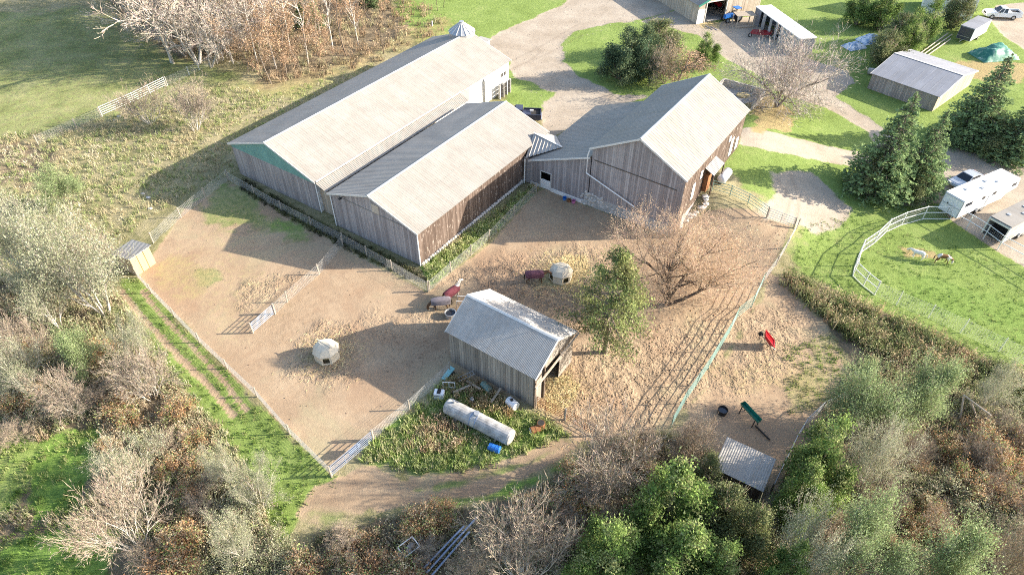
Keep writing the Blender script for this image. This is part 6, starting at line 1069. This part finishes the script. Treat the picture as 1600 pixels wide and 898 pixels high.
for u, v, m_, l in ((882, 312, 'blue', 'blue bucket'), (889, 315, 'rust', 'rusty orange bucket'), (896, 317, 'pink', 'pink bucket')):
    o = tub('bucket', l + ' on the ground below the bank barn wing', (u, v), .24, .36, M[m_], 'bucket', False); MB().tube([(-.23, 0, .36), (-.16, 0, .5), (0, 0, .56), (.16, 0, .5), (.23, 0, .36)], .012, 5).build('handle', M['steel'], o)
o = thing('hay_rack', 'small metal frame rack behind the run-in shed', 'rack', G(714, 482), R(-5))
for x in (0, 1.0):
    for y in (0, .7): MB().bar((x, y, 0), (x, y, 1.0), .05).build('leg', M['steel'], o)
for y in (0, .7): MB().bar((0, y, 1.0), (1.0, y, 1.0), .06).build('rail', M['trim'], o)
# old tank and junk beside the run-in shed
a, b = G(698, 640, .0), G(800, 692, .0); d = b - a; L = math.hypot(d.x, d.y); r = .68; o = thing('old_tank', 'long pale cylindrical tank lying in the weeds below the shed', 'tank', a, math.atan2(d.y, d.x)); n = 22
MB().tube([(0, 0, r), (.1, 0, r), (.22, 0, r), (L - .2, 0, r), (L - .06, 0, r), (L, 0, r)], [r * .6, r * .9, r, r, r * .93, r * .7], n).build('shell', M['tank'], o, False)
for t in (L * .42, L * .5): MB().tube([(t - .04, 0, r), (t + .04, 0, r)], r + .015, n).build('band', M['blue_gate'], o)
MB().tube([(L * .47, .1, 2 * r - .05), (L * .47, .1, 2 * r + .16)], .24, 12).build('hatch', M['steel'], o); MB().tube([(L * .12, .1, 2 * r - .1), (L * .12, .12, 2 * r + .22)], .1, 8).build('filler_neck', M['steel'], o)
for t in (L * .2, L * .8): MB().box((t, 0, .12), (.25, 1.3, .26)).build('saddle', M['post'], o)
o = drum('propane_tank', 'small white tank on its side against the shed wall', (794, 629), .4, 1.0, M['white_gloss'], R(-48), False, 'tank', 0); MB().tube([(.45, 0, .78), (.45, 0, .9)], .13, 10).build('valve_ring', M['dark'], o)
o = drum('blue_barrel', 'blue plastic barrel lying at the right end of the old tank', (764, 700), .31, .95, M['blue'], R(-24), False)
o = drum('ribbed_drum', 'dark ribbed drum lying in the junk along the shed wall', (754, 602), .3, 1.1, M['green_pipe'], R(-50), False, 'drum', 4)
o = drum('rusty_barrel', 'rusty open barrel on end beside the shed gate', (845, 668), .34, .7, M['rust'], 0, True, 'barrel', 2); MB().tube([(0, 0, .70), (0, 0, .705)], .29, 14).build('inside_shade_disc', M['dark'], o)  # near-black disc on the closed top paints the shade of a hollow barrel
o = drum('rusty_barrel', 'rusty barrel on its side next to the open one', (829, 676), .3, .8, M['rust'], R(20), False, 'barrel', 1); MB().tube([(-.02, 0, .3), (-.03, 0, .3)], .24, 12).build('lid', M['trim'], o)
o = thing('sink_unit', 'white boxy cabinet dumped at the left end of the junk pile', 'cabinet', G(687, 620), R(-8)); MB().box((0, 0, .38), (.85, .62, .74)).build('body', M['white_gloss'], o, False, .05); MB().box((0, -.32, .5), (.8, .03, .04)).build('door_seam', M['dark'], o); MB().box((0, 0, .77), (.3, .5, .05)).build('top_strap', M['dark'], o)
o = thing('tubular_stand', 'white tubular frame standing behind the white cabinet', 'frame', G(693, 606), R(-4))
for a, b in (((0, 0, .15), (1.0, 0, .15)), ((0, 0, .8), (1.0, 0, .8)), ((0, 0, .0), (0, 0, .82)), ((1.0, 0, 0), (1.0, 0, .82)), ((.5, 0, .15), (.5, 0, .8))): MB().tube([a, b], .035, 6).build('bar', M['white'], o)
o = thing('bathtub', 'pale teal plastic tub leaning on the shed corner', 'tub', G(692, 594), R(52)); MB().quadf([(0, -.25, .1), (1.35, -.28, .55), (1.35, .28, .55), (0, .25, .1), (.12, -.16, -.05), (1.25, -.18, .28), (1.25, .18, .28), (.12, .16, -.05)], [(0, 1, 2, 3), (4, 5, 6, 7), (0, 1, 5, 4), (1, 2, 6, 5), (2, 3, 7, 6), (3, 0, 4, 7)]).build('basin', M['teal_plastic'], o, False, .04); MB().box((.7, 0, -.02), (1.2, .5, .1)).build('rest', M['dark'], o)
o = thing('ladder', 'grey ladder section lying in the weeds by the shed wall', 'ladder', G(716, 597), R(24))
for y in (-.2, .2): MB().bar((0, y, .35), (1.5, y, .6), .05).build('rail', M['steel'], o)
for k in range(6): MB().bar((.1 + k * .26, -.2, .37 + k * .043), (.1 + k * .26, .2, .37 + k * .043), .035).build('rung', M['steel'], o)
o = thing('cardboard_drum', 'small grey jug standing in weeds behind the old tank', 'jug', G(738, 628)); MB().tube([(0, 0, 0), (0, 0, .45), (0, 0, .55), (0, 0, .65)], [.16, .17, .08, .07], 10).build('shell', M['steel'], o)
for k, (u, v, l) in enumerate(((722, 612, 'weathered board lying across the junk behind the old tank'), (740, 606, 'second weathered board in the junk nearer the ribbed drum'), (775, 622, 'short weathered board between ribbed drum and small white tank'))):
    o = thing('plank', l, 'plank', G(u, v), R((25, -40, 60)[k])); MB().bar((-.8, 0, .35), (.8, 0, .5), .2, .05).build('board', M['wood_tan'], o)
for k, (a, b, l) in enumerate((((668, 902), (746, 818), 'longest grey metal pole lying in the bottom thicket'), ((676, 906), (735, 840), 'right grey metal pole lying in the bottom thicket'), ((664, 894), (726, 832), 'left grey metal pole lying in the bottom thicket'))):
    A, B = G(*a), G(*b); o = thing('metal_pole', l, 'pole', A); MB().tube([(0, 0, .75), tuple(B - A + Vector((0, 0, .95)))], .075, 8).build('pole', M['blue_gate'], o)
o = thing('metal_crate', 'pale square frame crate in the dark weeds at the bottom', 'crate', G(635, 880), R(40))
for a, b in (((0, 0), (1.2, 0)), ((1.2, 0), (1.2, .9)), ((1.2, .9), (0, .9)), ((0, .9), (0, 0))): MB().bar((*a, .95), (*b, .95), .06).build('rail', M['white'], o); MB().bar((*a, 0), (*a, .95), .05).build('leg', M['white'], o)
for x, y in ((.4, .3), (.8, .6)): MB().box((x, y, .6), (.45, .35, .2), .4).build('load', M['tank'], o)
o = thing('pole_structure', 'leaning timber pole frame in the right thicket', 'frame', G(1530, 660))
T = [GZ(1506, 617, 1.9) - G(1530, 660), GZ(1548, 648, 1.9) - G(1530, 660), G(1530, 663) - G(1530, 660), G(1500, 655) - G(1530, 660), G(1528, 662) - G(1530, 660)]
for a, b in ((T[0], T[1]), (T[1], T[4]), (T[0], T[3]), (T[0].lerp(T[1], .25), T[2])): MB().tube([tuple(a), tuple(b)], .075, 7).build('pole', M['wood_pole'], o)
o = thing('propane_tank', 'white rounded tank against the bank barn side wall', 'tank', b3.matrix_basis @ Vector((8.6, -1.0, 0)), BYAW); o.location.z = G(1137, 262).z; MB().tube([(0, 0, .6), (.15, 0, .6), (2.2, 0, .6), (2.35, 0, .6)], [.3, .52, .52, .3], 14).build('shell', M['white_gloss'], o, True); 
for x in (.5, 1.8): MB().box((x, 0, .1), (.15, .8, .3)).build('foot', M['concrete'], o)
for k in range(16):
    u, v = random.uniform(1062, 1104), 0; t = (u - 1062) / 42; v = 352 - 40 * t + random.uniform(-6, 6); p = G(u, v); o = link('boulder', rock('boulder', M['stone'], 20 + k, 1, .7)); s_ = random.uniform(.5, 1.1); o.scale = (s_, s_ * .8, s_ * .7); o.location = p; tag(o, 'pale stone of the tumbled retaining bank at the barn corner', 'stone', 'stones of the retaining bank')
for k, (u, v) in enumerate([(223, 303), (232, 309), (235, 326), (180, 188), (186, 182)]): o = link('field_stone', rock('field_stone', M['stone'], 50 + k, 1, .6)); o.scale = (.7, .5, .5); o.location = G(u, v); tag(o, ('pale stone in the barn shadow, highest of three on the meadow', 'pale stone in the barn shadow, middle of three on the meadow', 'pale stone in the barn shadow, lowest of three on the meadow', 'dark-shaded stone at the foot of the small bare shrub', 'second stone at the foot of the small bare shrub')[k], 'stone')

# small loose stuff on the ground
def bits(name, x, y, s0, s1, col, mat, seed, z0=.01, long=0):
    rg = np.random.default_rng(seed); n = len(x); C = np.stack([x, y, terr(x, y) + z0], 1); s = rg.uniform(s0, s1, n)[:, None]
    if long:
        a = rg.uniform(0, 6.28, n); d = np.stack([np.cos(a), np.sin(a), rg.uniform(-.2, .35, n)], 1) * s; V, F = ribbons(C - d, C + d, np.full(n, .012), np.full(n, .008), rg); c = np.tile(jitcol(n, col, .25, rg), (2, 1))
    else:
        B = np.array([(1, 0, -.2), (-.5, .87, -.2), (-.5, -.87, -.2), (0, 0, .75)]); V = (C[:, None] + B[None] * s[:, None] * rg.uniform(.6, 1.3, (n, 4, 1)) ).reshape(-1, 3); i = np.arange(n)[:, None] * 4; F = np.concatenate([i + np.array([[0, 1, 3]]), i + np.array([[1, 2, 3]]), i + np.array([[2, 0, 3]])]); c = np.tile(jitcol(n, col, .3, rg), (3, 1))
    tag(link(name, npmesh(name, V, F, mat, c)), kind='stuff')
X_, Y_ = scatter([(215, 440), (292, 330), (365, 290), (520, 385), (668, 462), (765, 385), (838, 305), (925, 328), (1070, 348), (1230, 355), (1165, 498), (1045, 665), (900, 685), (705, 590), (575, 690), (522, 738)], 2.2, np.random.default_rng(5)); hv_ = np.zeros(X_.shape)
for pts, sf, st in HOOF: hv_ = np.maximum(hv_, sm(sdf(X_, Y_, wpoly(pts)) / 2 + .5) * st)
k_ = np.random.default_rng(6).random(X_.shape) < .12 + .8 * hv_; bits('dirt_clods', X_[k_], Y_[k_], 0.03, .085, (.27, .195, .135), M['twig'], 61)
X_, Y_ = scatter([(1205, 435), (1290, 512), (1320, 570), (1280, 640), (1215, 700), (1120, 690), (1055, 668), (1110, 600), (1172, 495)], 2.2, np.random.default_rng(8)); bits('dirt_clods', X_, Y_, .03, .075, (.30, .22, .155), M['twig'], 62)
for k, (cx, cy, sg, n) in enumerate(((512, 552, 1.5, 1500), (876, 430, 1.9, 2600), (868, 612, 1.4, 2200), (1105, 40, 1.5, 500))):
    p = G(cx, cy); rg = np.random.default_rng(70 + k); bits('scattered_hay', p.x + rg.normal(size=n) * sg, p.y + rg.normal(size=n) * sg, .08, .25, (.55, .45, .25), M['twig'], 80 + k, .04, 1)
X_, Y_ = scatter([(940, 440), (1190, 340), (1235, 360), (1150, 490), (1050, 520), (960, 520)], 3, np.random.default_rng(9)); bits('fallen_leaves', X_, Y_, .05, .1, (.33, .20, .12), M['twig'], 63)
X_, Y_ = scatter([(752, 70), (880, 10), (1040, -20), (1110, 40), (1230, 65), (1330, 130), (1290, 165), (1120, 80), (985, 36), (880, 72), (900, 115), (1010, 150), (865, 212), (850, 160), (800, 120)], 1.3, np.random.default_rng(10)); bits('loose_gravel', X_, Y_, .03, .09, (.36, .32, .27), M['twig'], 64)
